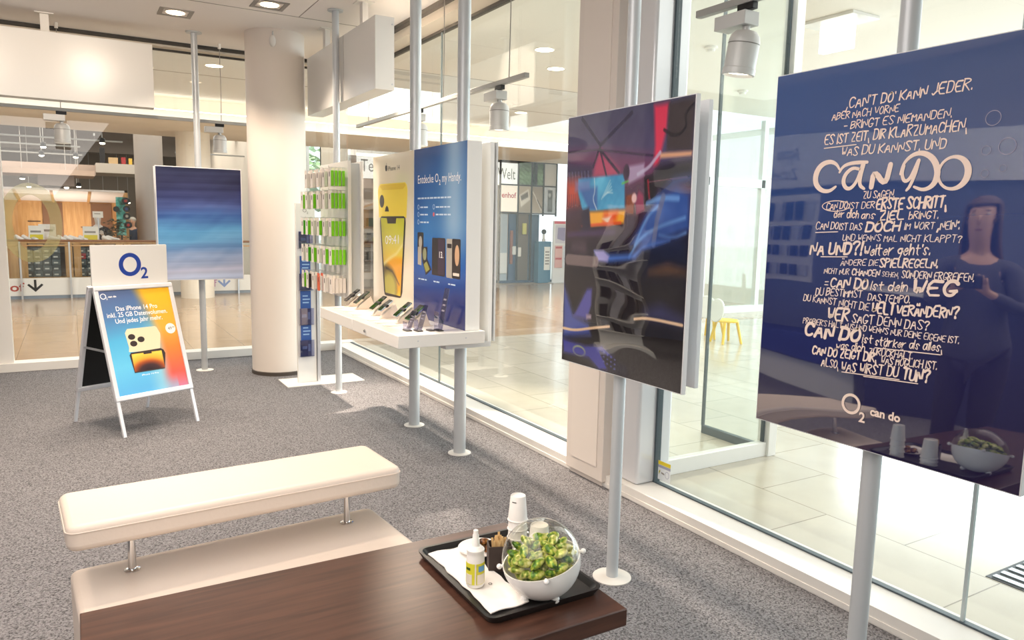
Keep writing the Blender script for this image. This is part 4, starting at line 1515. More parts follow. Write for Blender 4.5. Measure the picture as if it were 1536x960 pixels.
def yscreen_fn(s, t):
    c = ramp(t, [(0, (206, 206, 60)), (.3, (222, 212, 96)), (.6, (240, 196, 80)), (1, (214, 176, 40))])
    c = blend(c, elmask(s, t, .85, .72, .75, .22, .25) * .9, (238, 166, 46))
    c = blend(c, elmask(s, t, .15, .92, .62, .30, .25) * .9, (96, 84, 62))
    c = blend(c, elmask(s, t, .30, .93, .42, .22, .5) * .9, (196, 186, 90))
    c = blend(c, linemask(s, t, [(.0, .62), (.3, .54), (.7, .46), (1, .33)], .035, .03) * .8, (248, 236, 170))
    c = blend(c, linemask(s, t, [(.1, .66), (.5, .70), (.9, .86)], .03, .02) * .7, (60, 50, 40))
    return c


g = MB().prism([(.165, .70), (.172, .732), (.20, .745), (.68, .748), (.708, .735), (.715, .70), (.650, .16), (.625, .118), (.60, .108), (.30, .100), (.27, .108), (.255, .14)], fA, 0.0018, 0.0026)
ph = obj('printed_phone', g, PDARK, tA, smooth=False)
# tapering screen built as a printed quad
scr_o = lambda a, b, c=0.0: fA(0.186 + (0.288 - 0.186) * (1 - b) + a * ((0.692 - 0.186) * b + (0.615 - 0.288) * (1 - b)), 0.124 + b * 0.608, 0.0030)
picture('printed_screen', ph, scr_o, 1.0, 1.0, 30, 50, yscreen_fn, 0.2)
g = MB().prism([(.32, .734), (.53, .736), (.515, .690), (.340, .688)], fA, 0.0032, 0.0036)
obj('printed_notch', g, PDARK, ph, smooth=False)
g = MB()
put_text(g, '09:41', fA, .288, .52, .10, 0.0036, width=.29, slope=.05)
obj('printed_clock', g, WHITETEXT, ph, smooth=False, normals=False)


def apple(mb, fr, x, y, s, d):
    pts = chaikin([(0, .42), (-.14, .47), (-.36, .40), (-.44, .14), (-.36, -.2), (-.2, -.42), (0, -.36), (.2, -.42), (.36, -.2), (.40, -.05), (.28, .1), (.40, .32), (.2, .46), (0, .42)], 1)
    mb.prism([(x + a * s, y + b * s) for a, b in pts[:-1]], fr, d - 0.0003, d)
    mb.prism([(x + a * s, y + b * s) for a, b in ((.0, .5), (.04, .66), (.18, .76), (.15, .6))], fr, d - 0.0003, d)


g = MB()
apple(g, fA, .305, 1.128, .055, 0.0012)
obj('maker_mark', g, DARKTEXT, tA, smooth=False)
g = MB()
put_text(g, 'iPhone 14', fA, .34, 1.106, .052, 0.0012, width=.25)
obj('advert_text', g, DARKTEXT, tA, smooth=False, normals=False)


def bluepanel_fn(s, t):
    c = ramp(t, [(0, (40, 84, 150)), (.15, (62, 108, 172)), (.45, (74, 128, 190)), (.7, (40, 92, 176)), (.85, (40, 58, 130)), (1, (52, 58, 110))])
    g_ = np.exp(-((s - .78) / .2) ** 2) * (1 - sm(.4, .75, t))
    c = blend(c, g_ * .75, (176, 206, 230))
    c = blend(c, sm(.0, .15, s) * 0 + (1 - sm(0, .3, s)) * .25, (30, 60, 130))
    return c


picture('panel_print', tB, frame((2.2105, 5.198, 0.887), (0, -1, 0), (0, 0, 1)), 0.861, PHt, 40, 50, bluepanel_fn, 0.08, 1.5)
g = MB()
put_text(g, 'Entdecke O', fB, .075, .985, .085, 0.0012, bold=0, width=.355)
put_text(g, '2', fB, .440, .965, .05, 0.0012, bold=.001)
put_text(g, 'my Handy.', fB, .49, .982, .085, 0.0012, bold=0, width=.29)
obj('advert_text', g, WHITETEXT, tB, smooth=False, normals=False)
for tx, x, y, w, h in (('Neue Vorteile zu Bestellen - weil mehr zum Start', .072, .872, .56, .030), ('iPhone 14 Pro', .12, .808, .15, .028), ('mein neuer Tarif', .39, .808, .24, .028), ('Datenvolumen', .12, .755, .16, .028), ('Preis im Monat', .39, .756, .24, .028), ('mehr Netz', .12, .700, .15, .028),
                       ('Galaxy Z Flip', .09, .285, .15, .024), ('Xiaomi 13', .36, .285, .12, .024), ('Pixel 7 Pro', .60, .285, .14, .024)):
    g = MB()
    # unreadably small copy in the photograph: thin rules stand for its words
    ww = 0.0
    rg = random.Random(len(tx) + int(y * 1000))
    while ww < w - .02:
        l = min(rg.uniform(.03, .07), w - ww)
        g.prism([(x + ww, y), (x + ww + l, y), (x + ww + l, y + h * .38), (x + ww, y + h * .38)], fB, 0.0006, 0.0009)
        ww += l + .011
    obj('small_print', g, mat('small_print_white', 'c8dcf0', .5), tB, smooth=False)
for x, y in ((.085, .815), (.355, .815), (.085, .762), (.085, .707)):
    g = MB().ring2d(x, y, .016, .018, .004, .004, fB, 0.0005, 0.0009, 20)
    obj('icon', g, mat('icon_pale', 'b8d4ee', .5), tB, smooth=False)
g = MB().prism(ell(.355, .762, .015, .015, 16), fB, 0.0005, 0.0009)
obj('icon', g, mat('icon_red', 'd86a70', .5), tB, smooth=False)
SIL = mat('phone_silver_print', 'b7b0a4', .3)
ph = obj('printed_phone', MB().prism(rrect(.072, .180, .48, .632, .012), fB, 0.0006, 0.0010), PDARK, tB, smooth=False)
obj('printed_lens', MB().prism(ell(.126, .560, .03, .045), fB, .0010, .0014), SIL, ph, smooth=False)
ph = obj('printed_phone', MB().prism([(.08, .525), (.145, .525), (.145, .39), (.08, .395)], fB, 0.0012, 0.0015), SIL, tB, smooth=False)
ph = obj('printed_phone', MB().prism([(.15, .525), (.25, .53), (.25, .44), (.325, .37), (.225, .325), (.16, .43)], fB, 0.0016, 0.0020), PDARK, tB, smooth=False)
obj('printed_screen', MB().prism(ell(.205, .475, .032, .045), fB, .0020, .0024), mat('screen_sage', '9a9c78', .3), ph, smooth=False)
obj('printed_screen', MB().prism([(.19, .40), (.24, .425), (.295, .37), (.23, .345)], fB, .0020, .0024), mat('screen_olive', 'a3a052', .3), ph, smooth=False)
ph = obj('printed_phone', MB().prism(rrect(.33, .44, .335, .598, .012), fB, 0.0006, 0.0010), PDARK, tB, smooth=False)
ph = obj('printed_phone', MB().prism(rrect(.42, .55, .335, .600, .012), fB, 0.0012, 0.0016), PDARK, tB, smooth=False)
obj('printed_screen', MB().prism(rrect(.432, .538, .345, .590, .01), fB, .0016, .0020), mat('screen_plum', '4a3a4a', .3), ph, smooth=False)
g = MB()
put_text(g, '13.', fB, .445, .462, .062, .0024, bold=.001)
obj('printed_number', g, WHITETEXT, ph, smooth=False, normals=False)
ph = obj('printed_phone', MB().prism(rrect(.568, .68, .332, .598, .012), fB, 0.0006, 0.0010), SIL, tB, smooth=False)
obj('printed_lens', MB().prism(rrect(.58, .65, .535, .565, .008), fB, .0010, .0014), PDARK, ph, smooth=False)
ph = obj('printed_phone', MB().prism(rrect(.658, .785, .335, .600, .012), fB, 0.0014, 0.0018), PDARK, tB, smooth=False)
obj('printed_screen', MB().prism(ell(.735, .49, .034, .07), fB, .0018, .0022), mat('screen_peach', 'd8b08c', .3), ph, smooth=False)
obj('printed_screen', MB().prism(rrect(.675, .77, .352, .372, .006), fB, .0018, .0022), mat('screen_bar', 'efe6d8', .3), ph, smooth=False)
# white panels facing the mall, seen edge-on behind the pair
t = thing('rear_panel', 'white panel facing the mall, seen edge-on behind the blue phone advert', 'advert panel', (2.42, 4.75, 0.83), world=True)
obj('panel_case', MB().box(2.395, 2.425, 4.36, 6.05, 0.80, 2.125), LITW, t, bevel=0.002)
obj('panel_rim', MB().box(2.44, 2.452, 4.36, 6.05, 0.80, 2.125), mat('panel_rim', 'd9dcdd', .3), t, bevel=0.002)

# phones on wedge stands, clear price holders
PH_BACK = [mat('phone_graphite', '2c2e33', .25, metal=.3), mat('phone_dark_green', '41583f', .25, metal=.3), mat('phone_midnight', '2b3526', .25, metal=.3),
           mat('phone_silver_blue', '9fb0bd', .25, metal=.4), mat('phone_blue_grey', '6d8796', .25, metal=.4), mat('phone_green', '4f7a4c', .25, metal=.3)]
SCREEN = mat('phone_screen', '101214', 0.06)
STAND = mat('stand_cream', 'e3d5c6', 0.4)
pl = [(1.97, 5.93, 'black'), (1.985, 5.74, 'green-edged'), (1.97, 5.32, 'dark green'), (1.955, 5.13, 'silver-blue'), (1.98, 4.86, 'long grey-blue'), (1.985, 4.66, 'bright green-edged')]
for i, (x, y, nm) in enumerate(pl):
    s = 0.8 if i == 3 else 1.0
    w = 'farthest of the six' if i == 0 else '%s from the far end' % ORD[i] if i < 5 else 'nearest of the six'
    st = thing('phone_stand', 'cream wedge phone stand on the white table, %s' % w, 'phone stand', (x + .03, y, .886), group='phone stands on the display table')
    fr = frame((0, .022, 0), (1, 0, 0), (0, 0, 1))
    g = MB().prism([(-.075, 0), (.085, 0), (.045, .105), (-.045, .036)], frame((0, .022, 0), (1, 0, 0), (0, 0, 1)), -.0, .044)
    obj('wedge', g, STAND, st, bevel=.003)
    obj('foot_plate', MB().box(-.085, .095, -.03, .03, 0, .003), STAND, st)
    p = thing('smartphone', '%s smartphone tilted on the phone stand that is %s' % (nm, w), 'phone', (x + .005, y, .886 + .092), group='phones on the display table')
    p.rotation_euler = (0, math.radians(-38), 0)
    obj('phone_body', MB().rbox(-.075 * s, .075 * s, -.036, .036, 0, .008, .009, 4), PH_BACK[i], p, bevel=.002)
    obj('screen', MB().rbox(-.073 * s, .073 * s, -.034, .034, .008, .0087, .008, 4), SCREEN, p)
    obj('security_clip', MB().box(-.012, .012, -.040, .040, -.006, .010), BLACK, p, bevel=.002)
for i, (x, y, h, tl) in enumerate(((1.872, 4.49, .135, .045), (1.932, 4.45, .175, .05), (2.06, 4.41, .285, .055))):
    t = thing('price_holder', ('low clear acrylic price holder nearest the table front', 'middle clear acrylic price holder on the table end', 'tall clear acrylic price holder by the blue panel')[i], 'price holder', (x, y, .886))
    g = MB()
    fr = frame((0, 0, 0), (0, -1, 0), (tl, 0, h))
    obj('clear_plate', MB().prism(rrect(-.035, .035, .004, h, .004, 2), fr, -.0015, .0015), ACRYL, t)
    obj('front_leaf', MB().prism(rrect(-.035, .035, .004, h * .45, .004, 2), frame((-.022, 0, 0), (0, -1, 0), (-.004, 0, h)), -.001, .001), ACRYL, t)
    obj('base_clip', MB().box(-.026, .012, -.038, .038, 0, .007), mat('dark_clip', '4a4642', .4), t)
    g = MB()
    for k in range(3):
        g.prism([(-.02, h * (.45 + .13 * k)), (.02, h * (.45 + .13 * k)), (.02, h * (.49 + .13 * k)), (-.02, h * (.49 + .13 * k))], fr, .0016, .0018)
    obj('price_print', g, mat('print_grey', '8d8a9a', .5), t, smooth=False)
tag(obj('base_clip', MB().box(1.985, 2.02, 4.40, 4.46, .886, .893), mat('dark_clip')), 'small dark empty clip between the acrylic price holders', 'clip')

# ================================================================== accessory board with hanging packs
t = thing('accessory_board', 'white hook board of green accessory packs beside the round column', 'display board', (2.08, 6.5, 0.95), world=True)
obj('front_panel', MB().box(2.0, 2.028, 6.10, 6.90, 0.93, 2.085), WHITE, t, bevel=.002)
obj('rear_panel', MB().box(2.12, 2.142, 6.12, 6.90, 0.93, 2.085), WHITE, t, bevel=.002)
obj('side_filler', MB().box(2.03, 2.12, 6.16, 6.17, 0.95, 2.07), mat('filler_grey', 'c3c8ca', .4), t)
obj('top_cap', MB().box(2.03, 2.12, 6.17, 6.60, 2.06, 2.07), mat('filler_grey'), t)
GREEN = mat('pack_green', '7ed321', 0.4)
DGREEN = mat('pack_dark_green', '4cae1c', 0.4)
CARD = mat('pack_card', 'e8e0d8', 0.5)
DCARD = mat('pack_dark_card', '3a302c', 0.5)
ORNG = mat('pack_orange', 'd8603c', 0.5)
YC = [6.16, 6.31, 6.46, 6.61, 6.76, 6.88]
rows = [2.02, 1.835, 1.605, 1.365, 1.125]
RW = ['top', 'second', 'third', 'fourth', 'lowest']
rg = random.Random(8)
packs = {}


def make_pack(kind, loc, label, group):
    t = thing('accessory_pack', label, 'accessory pack', loc, group=group)
    bm_ = {'green': GREEN, 'dark green': DGREEN, 'white': CARD, 'dark': DCARD, 'orange-topped': CARD}[kind]
    obj('pack_body', MB().box(-.013, .013, -.033, .033, -.145, -.02), bm_, t, bevel=.002)
    obj('hang_card', MB().box(-.0155, -.0135, -.036, .036, -.150, .004), ORNG if kind == 'orange-topped' else CARD, t)
    obj('pack_print', MB().box(-.0165, -.0155, -.012, .004, -.07, -.03), DCARD, t)
    return t


for r, z in enumerate(rows):
    for c, y in enumerate(YC[:6 if r else 5]):
        x_out = 1.86 - 0.008 * c
        g = MB().tube([(2.0, y, z + .006), (x_out, y, z + .006), (x_out - .008, y, z + .016)], .0022, 6)
        obj('hook', g, ALU, t)
        n = 2 if c else 4
        for q in range(n):
            if r == 4:
                kind = ('white', 'white', 'orange-topped', 'white', 'dark', 'green')[c]
            elif r == 0:
                kind = ('green', 'white', 'white', 'white', 'white', 'white')[c]
            else:
                kind = ('green', 'green' if q else 'dark green', 'white', 'dark green' if q else 'white', 'green', 'dark green' if q else 'white')[(c + (r if c else 0)) % 6 if c else 0]
            depth = 'front one' if q == 0 else 'back one' if q == n - 1 else 'second one back' if q == 1 else 'third one back'
            lb = '%s pack, %s row of the hook board, %s hook from the right, %s' % (kind, RW[r], ORD[c], depth)
            loc = (x_out + .018 + q * .0315, y, z)
            grp = 'packs on the accessory board'
            if kind in packs:
                dup(packs[kind], loc, label=lb)
            else:
                packs[kind] = make_pack(kind, loc, lb, grp)

# ================================================================== leaflet stand
t = thing('leaflet_stand', 'narrow white leaflet stand with four pockets beside the round column', 'leaflet stand', (1.93, 7.2, 0), world=True)
obj('upright', MB().box(1.835, 2.02, 7.155, 7.19, 0.012, 1.745), WHITE, t, bevel=.003)
obj('side_profile', MB().box(2.022, 2.055, 7.14, 7.20, 0.012, 1.50), ALU, t, bevel=.003)
obj('foot_plate', MB().box(1.70, 2.46, 7.02, 7.40, 0.0, 0.012), mat('white_lacquer'), t, bevel=.003)
fr = frame((1.835, 7.1545, 0), (1, 0, 0), (0, 0, 1))
g = MB()
put_text(g, 'O', fr, .065, 1.66, .05, .0005)
put_text(g, '2', fr, .105, 1.645, .03, .0005)
obj('logo', g, GREYTEXT, t, smooth=False, normals=False)
LEAF = mat('leaflet_blue', '3a5c9e', .4)
LEAF2 = mat('leaflet_dark_blue', '2a4284', .35)
for i, (zb, up, dx) in enumerate(((1.32, False, 0), (.92, True, .012), (.585, True, .012), (.275, True, .012))):
    pk = obj('pocket', MB().box(1.85, 1.985, 7.112, 7.117, zb, zb + .16), ACRYL, t)
    obj('pocket_base', MB().box(1.85, 1.985, 7.112, 7.154, zb - .003, zb), ACRYL, pk)
    w = ('top', 'second', 'third', 'lowest')[i]
    for q in range(2):
        tall = q == 1
        if tall and not up:
            continue
        lf = thing('leaflet', '%s blue leaflet in the %s pocket of the white leaflet stand' % ('tall rear' if tall else 'short front', w), 'leaflet', (1.92, 7.13, zb), group='blue leaflets')
        if tall:
            obj('sheet', MB().box(-.055, .045, .010, .016, .0, .325), LEAF, lf)
            f2 = frame((-.055, .0095, 0), (1, 0, 0), (0, 0, 1))
            g = MB()
            for k, ww in enumerate((.05, .07, .06)):
                g.prism([(.02, .27 - k * .032), (.02 + ww, .27 - k * .032), (.02 + ww, .282 - k * .032), (.02, .282 - k * .032)], f2, 0, .0004)
            obj('headline_print', g, PALEBLUE, lf, smooth=False)
        else:
            obj('sheet', MB().box(-.068, .038, -.010, -.003, .002, .155), LEAF2, lf)
            f2 = frame((-.068, -.0105, 0), (1, 0, 0), (0, 0, 1))
            g = MB().prism([(.075, .05), (.097, .05), (.097, .12), (.075, .12)], f2, 0, .0004)
            g.prism([(.02, .07), (.065, .07), (.065, .10), (.02, .10)], f2, 0, .0004)
            obj('headline_print', g, PALEBLUE, lf, smooth=False)

# ================================================================== hanging white fascia boxes
t = thing('fascia_box', 'long white fascia box hung under the ceiling before the back glass', 'fascia box', (-0.5, 8.3, 2.64), world=True)
obj('box_case', MB().box(-2.4, 0.762, 8.235, 8.39, 2.642, 3.242), WHITE, t, bevel=.003)
for x in (-1.6, -0.12):
    b = obj('bracket', MB().box(x - .035, x + .035, 8.28, 8.33, 3.242, ZC), WHITE_MATT, t, bevel=.002)
    obj('bracket_plate', MB().box(x - .075, x + .075, 8.24, 8.37, ZC - .008, ZC), WHITE_MATT, b)
t = thing('fascia_box', 'white fascia box hung edge-on beside the round column', 'fascia box', (2.21, 6.7, 2.635), world=True)
obj('box_case', MB().box(2.128, 2.288, 5.79, 7.75, 2.633, 3.195), WHITE, t, bevel=.003)
obj('cover_joint', MB().box(2.126, 2.1285, 6.58, 6.585, 2.633, 3.195), mat('joint_grey', 'a8a29a', .6), t)
for y in (6.28, 7.35):
    b = obj('bracket', MB().box(2.185, 2.235, y - .035, y + .035, 3.195, ZC), WHITE_MATT, t, bevel=.002)
    obj('bracket_plate', MB().box(2.14, 2.28, y - .075, y + .075, ZC - .008, ZC), WHITE_MATT, b)
for z in (2.68, 3.14):
    obj('screw', MB().cyl((2.27, 5.79, z), (2.27, 5.786, z), .006, seg=10), ALU, t)

# ================================================================== tracks and spotlights


def track(name, label, p0, p1, w=.036, h=.032, cables=(), z1=ZC, colr=mat('rail_grey', 'a3a29e', .4, metal=.1)):
    p0, p1 = Vector(p0), Vector(p1)
    t = thing(name, label, 'light track', (p0 + p1) / 2, world=True)
    d = (p1 - p0)
    if abs(d.x) > abs(d.y):
        g = MB().box(p0.x, p1.x, p0.y - w / 2, p0.y + w / 2, p0.z - h / 2, p0.z + h / 2)
    else:
        g = MB().box(p0.x - w / 2, p0.x + w / 2, min(p0.y, p1.y), max(p0.y, p1.y), p0.z - h / 2, p0.z + h / 2)
    obj('rail', g, colr, t, bevel=.002)
    for q in cables:
        a = p0 + d * q
        obj('cable', MB().tube([(a.x, a.y, a.z + h / 2), (a.x + .004, a.y, (a.z + z1) / 2), (a.x, a.y, z1)], .0035, 8), mat('cable_grey', '8f8a84', .5), t)
        obj('cable_cap', MB().lathe([(.016, z1 - .05), (.016, z1), (.012, z1)], (a.x, a.y, 0), 16), WHITE_MATT, t)
    return t


def spotlight(label, x, y, z, along, tilt=(0, 0), s=1.0, big=False):
    """z: underside of the rail; lamp hangs below"""
    t = thing('spotlight', label, 'spotlight', (x, y, z), 0 if along == 'y' else PI / 2, group='grey track spotlights')
    obj('adapter', MB().box(-.016, .016, -.045, .045, -.03, 0), BLACK, t, bevel=.002)
    obj('driver_box', MB().box(-.045, .045, -.03, .15, -.095, -.035), GREYLAMP, t, bevel=.003)
    obj('stem', MB().cyl((0, 0.0, -.095), (0, 0.0, -.125), .016, seg=16), GREYLAMP, t)
    M = Matrix.Rotation(tilt[0], 3, 'X') @ Matrix.Rotation(tilt[1], 3, 'Y')
    g = MB().lathe([(.02, .012), (.045, .006), (.062, -.012), (.068, -.035), (.068, -.15), (.071, -.152), (.071, -.178), (.064, -.18), (.060, -.172), (.05, -.16)], (0, 0, -.125), 32, M)
    h = obj('lamp_head', g, GREYLAMP, t)
    g = MB().lathe([(.0685, -.045), (.069, -.046), (.069, -.048), (.0685, -.049)], (0, 0, -.125), 32, M, cap=False)
    obj('lamp_ring', g, mat('ring_grey', '77756f', .5), h)
    obj('lens', MB().lathe([(.056, -.168), (.05, -.165)], (0, 0, -.125), 24, M), mat('spot_lens', 'f7efe0', .3, emit=3.0, ecol='fff0d8'), h)
    return t


track('light_track', 'thin grey light track hanging below the fascia box at the back glass', (-0.9, 8.62, 2.60), (2.2, 8.62, 2.60), cables=(.28, .755))
spotlight('grey spotlight under the long white fascia box', -0.03, 8.62, 2.584, 'x', (0.0, 0.0))
spotlight('grey spotlight between the slim pole and the round column', 1.42, 8.62, 2.584, 'x', (0, 0))
track('light_track', 'grey light track sloping past the two thick poles behind the adverts', (2.6, 4.26, 2.555), (2.6, 7.6, 2.555), cables=(.07, .38, .9))
spotlight('grey spotlight above the rear edge of the blue phone advert', 2.6, 4.62, 2.539, 'y', (0, 0))
spotlight('grey spotlight between the two thick poles', 2.6, 6.0, 2.539, 'y', (0, 0))
track('light_track', 'grey light track end at the top right above the glass lobby', (2.6, -0.6, 2.59), (2.6, 2.72, 2.59), cables=(.35,))
spotlight('large white spotlight hanging above the game picture board', 2.6, 2.42, 2.574, 'y', (0.12, 0.06))

# ================================================================== ceiling lights (recessed)
for i, (x, y, lb) in enumerate(((0.90, 7.56, 'square recessed ceiling light nearest the back glass'), (1.555, 6.81, 'square recessed ceiling light by the round column'))):
    t = thing('ceiling_light', lb, 'ceiling light', (x, y, ZC), math.radians(0), group='recessed ceiling lights')
    g = MB()
    for a in ((-.14, .14, -.14, -.105), (-.14, .14, .105, .14), (-.14, -.105, -.105, .105), (.105, .14, -.105, .105)):
        g.box(a[0], a[1], a[2], a[3], -.006, .002)
    obj('trim_frame', g, mat('lamp_frame_grey', '8c8680', .4), t, smooth=False)
    obj('reflector', MB().lathe([(.10, -.004), (.085, .01), (.07, .012)], (0, 0, 0), 32, cap=False), mat('reflector_grey', 'b9b2aa', .3), t)
    obj('bulb', MB().lathe([(.001, -.0045), (.075, -.004), (.075, -.001)], (0, 0, 0), 32), LAMPGLOW, t)

SPW = (1.0, 0.83, 0.66)
for i, (x, y, p) in enumerate(((0.90, 7.56, 110), (1.555, 6.81, 110), (0.3, 6.4, 110), (-0.6, 6.9, 110), (0.4, 4.9, 130), (1.0, 4.3, 110), (0.2, 3.2, 90), (-1.2, 4.4, 110))):
    spot('downlight', (x, y, ZC - 0.03), (x, y, 0), p, SPW, 100, 0.7, 0.06)
spot('downlight', (2.45, 6.3, ZC - 0.03), (1.75, 4.9, 0), 900, SPW, 84, 0.5, 0.05)
for x in (-.9, .3):  # extra unseen spots added to brighten the white fascia
    spot('downlight', (x, 5.6, ZC - .03), (x, 8.24, 2.8), 85, SPW, 70, 1.0, .08)

t = thing('ceiling_sensor', 'small white sensor fixed high on the round column', 'sensor', (1.765, 7.585, 3.30), world=True)
obj('sensor_body', MB().sphere((1.752, 7.578, 3.285), .032, 16, 12, None, (1, .8, 1.7)), WHITE_MATT, t)
obj('sensor_arm', MB().tube([(1.76, 7.60, 3.33), (1.758, 7.59, 3.37), (1.765, 7.61, 3.39)], .007, 8), GREYLAMP, t)

# ================================================================== lobby behind the right-hand glass
def downlight(label, x, y, z, r=.09):
    t = thing('ceiling_light', label, 'ceiling light', (x, y, z), group='round mall ceiling lights')
    obj('rim', MB().lathe([(r, -.004), (r * 1.15, -.003), (r * 1.15, .004), (r, .004)], (0, 0, 0), 28, cap=False), WHITE_MATT, t)
    obj('bulb', MB().lathe([(.001, -.003), (r, -.003), (r, .002)], (0, 0, 0), 28), LAMPGLOW, t)


for x, y, lb in ((4.83, 7.54, 'round mall ceiling light above the spotlight by the blue advert, nearer one'), (5.53, 8.35, 'round mall ceiling light above the spotlight by the blue advert, farther one'),
                 (7.18, 11.95, 'round mall ceiling light just left of the square pillar'), (3.05 + .4, 11.2, 'round mall ceiling light left of the thick poles'), (1.05, 10.2, 'round mall ceiling light beside the long white fascia box'),
                 (1.75, 10.9, 'round mall ceiling light left of the round column')):
    downlight(lb, x, y, HC, .11)
for x, y in ((6.26, 6.33), (8.6, 8.0)):
    tag(obj('smoke_detector', MB().lathe([(.075, HC), (.075, HC - .02), (.05, HC - .03), (.045, HC - .055), (.02, HC - .06)], (x, y, 0), 28), WHITE_MATT),
        'round white smoke detector on the lobby ceiling %s' % ('above the game picture board' if x < 7 else 'far from the glass'), 'smoke detector')
t = thing('exit_light', 'white box-shaped sign light hanging from the lobby ceiling', 'sign light', (6.45, 4.85, HC), world=True)
obj('canopy', MB().box(6.25, 6.65, 4.55, 5.15, HC - .03, HC), WHITE, t, bevel=.004)
obj('light_box', MB().box(6.41, 6.49, 4.68, 5.02, HC - .29, HC - .03), mat('sign_glow', 'f4f6f4', .5, emit=1.0, ecol='ffffff'), t, bevel=.004)
# entrance mat in the floor
t = thing('entrance_mat', 'grey metal entrance mat let into the lobby floor at the right', 'mat', (4.3, 0.9, 0), world=True)
obj('mat_tray', MB().box(3.62, 5.2, -0.6, 1.70, -0.002, .003), mat('mat_dark', '3e4246', .6), t)
g = MB()
for i in range(22):
    x = 3.64 + i * .07
    g.box(x, x + .035, -0.58, 1.68, .003, .009)
obj('mat_bars', g, mat('mat_steel', 'a9b0b4', .3, metal=.6), t, smooth=False)
# low yellow chairs at the far windows
YCH = mat('yellow_plastic', 'f2c522', .4)
for i, (x, y, rz) in enumerate(((7.95, 7.75, .3), (7.80, 7.30, -.2))):
    t = thing('childrens_chair', 'small yellow-legged chair in the bright lobby, %s' % ('the left one' if i == 0 else 'the right one'), 'chair', (x, y, 0), rz, 'yellow chairs in the lobby')
    for sx in (-1, 1):
        for sy in (-1, 1):
            obj('leg', MB().cyl((sx * .15, sy * .15, 0), (sx * .10, sy * .10, .30), .018, .022, 12), YCH, t)
    obj('seat', MB().lathe([(.001, .30), (.16, .30), (.165, .315), (.155, .33), (.001, .325)], (0, 0, 0), 28), YCH, t)
    obj('backrest', MB().lathe([(.001, 0), (.16, 0), (.165, .012), (.155, .024), (.001, .024)], (-.16, 0, .46), 28, Matrix.Rotation(-PI / 2 + .15, 3, 'Y')), WHITE, t)
# sticker on the glass corner
t = thing('glass_sticker', 'small yellow and grey sticker in the lower corner of the glass by the jamb', 'sticker', (2.944, 3.17, .12), world=True)
fr = frame((2.945, 3.225, .105), (0, -1, 0), (0, 0, 1))
obj('sticker_sheet', MB().prism([(0, 0), (.105, 0), (.105, .115), (0, .115)], fr, -.0008, 0), mat('sticker_grey', 'd9dde0', .5), t)
obj('yellow_strip', MB().prism([(0, .092), (.105, .092), (.105, .115), (0, .115)], fr, 0, .0006), mat('sticker_yellow', 'e2cb2e', .5), t)
obj('grey_strip', MB().prism([(0, .074), (.105, .074), (.105, .090), (0, .090)], fr, 0, .0006), mat('sticker_violet', '9a9cb0', .5), t)
g = MB().ring2d(.078, .042, .017, .022, .003, .003, fr, 0, .0006, 28)
obj('round_mark', g, mat('sticker_violet'), t, smooth=False)
g = MB().prism([(.008, .03), (.02, .052), (.016, .06), (.006, .05)], fr, 0, .0006)
obj('small_mark', g, mat('sticker_olive', 'a9a24a', .5), t, smooth=False)
g = MB().prism([(.028, .04), (.055, .036), (.055, .046), (.028, .05)], fr, 0, .0006)
obj('print', g, GREYTEXT, t, smooth=False)
# little green-gold O2 ring and lettering on the back glass
g = MB().ring2d(0, 0, .27, .40, .11, .12, frame((-.345, 9.012, 1.50), (1, 0, 0), (0, 0, 1)), -.001, 0.001, 64)
vin = bpy.data.materials.new('translucent_vinyl')
vin.use_nodes = True
_n, _l = vin.node_tree.nodes, vin.node_tree.links
_n['Principled BSDF'].inputs['Base Color'].default_value = (*lin('d8c98e'), 1)
_n['Principled BSDF'].inputs['Alpha'].default_value = 0.30
tag(obj('window_decal', g, vin, smooth=False), 'large translucent ring decal on the back glass at far left', 'decal')

# trees outside
LEAFM = mat('leaves', '8fae7c', .6)
LEAFM2 = mat('leaves_pale', 'a9bf92', .6)
TRUNK = mat('bark', '7d6a58', .8)


def tree(label, x, y, h, r, m, n=420, seed=1):
    rg = random.Random(seed)
    t = thing('tree', label, 'tree', (x, y, -.11), group='trees outside the mall')
    obj('trunk', MB().tube([(0, 0, 0), (.05, .02, h * .3), (0, .05, h * .75)], [.12, .09, .03], 10), TRUNK, t)
    g = MB()
    for i in range(n):
        u, v, w = rg.gauss(0, 1), rg.gauss(0, 1), rg.gauss(0, 1)
        l = math.sqrt(u * u + v * v + w * w) or 1
        k = rg.random() ** .4
        c = Vector((u / l * r * k, v / l * r * k, h * .68 + w / l * r * .9 * k))
        M = Matrix.Rotation(rg.uniform(0, 6.28), 3, 'Z') @ Matrix.Rotation(rg.uniform(-1.4, 1.4), 3, 'X')
        s = rg.uniform(.10, .22)
        g.face([c + M @ Vector(q) for q in ((-s, 0, 0), (0, -s * .6, .02), (s, 0, 0), (0, s * .6, .02))])
    obj('crown', g, m, t, smooth=False, normals=False)


for i, (x, y, h, r) in enumerate(((15.6, 11.9, 4.2, 1.4), (18.4, 14.5, 4.6, 1.6), (14.9, 15.6, 4.0, 1.3), (5.3, 22.4, 4.2, 1.3), (7.6, 25.4, 4.6, 1.4), (9.6, 23.2, 4.0, 1.3))):
    tree('pale leafy tree outside the %s' % ('far lobby windows' if i < 3 else 'window beyond the accessory board'), x, y, h, r, LEAFM if i % 2 else LEAFM2, 420, i + 3)

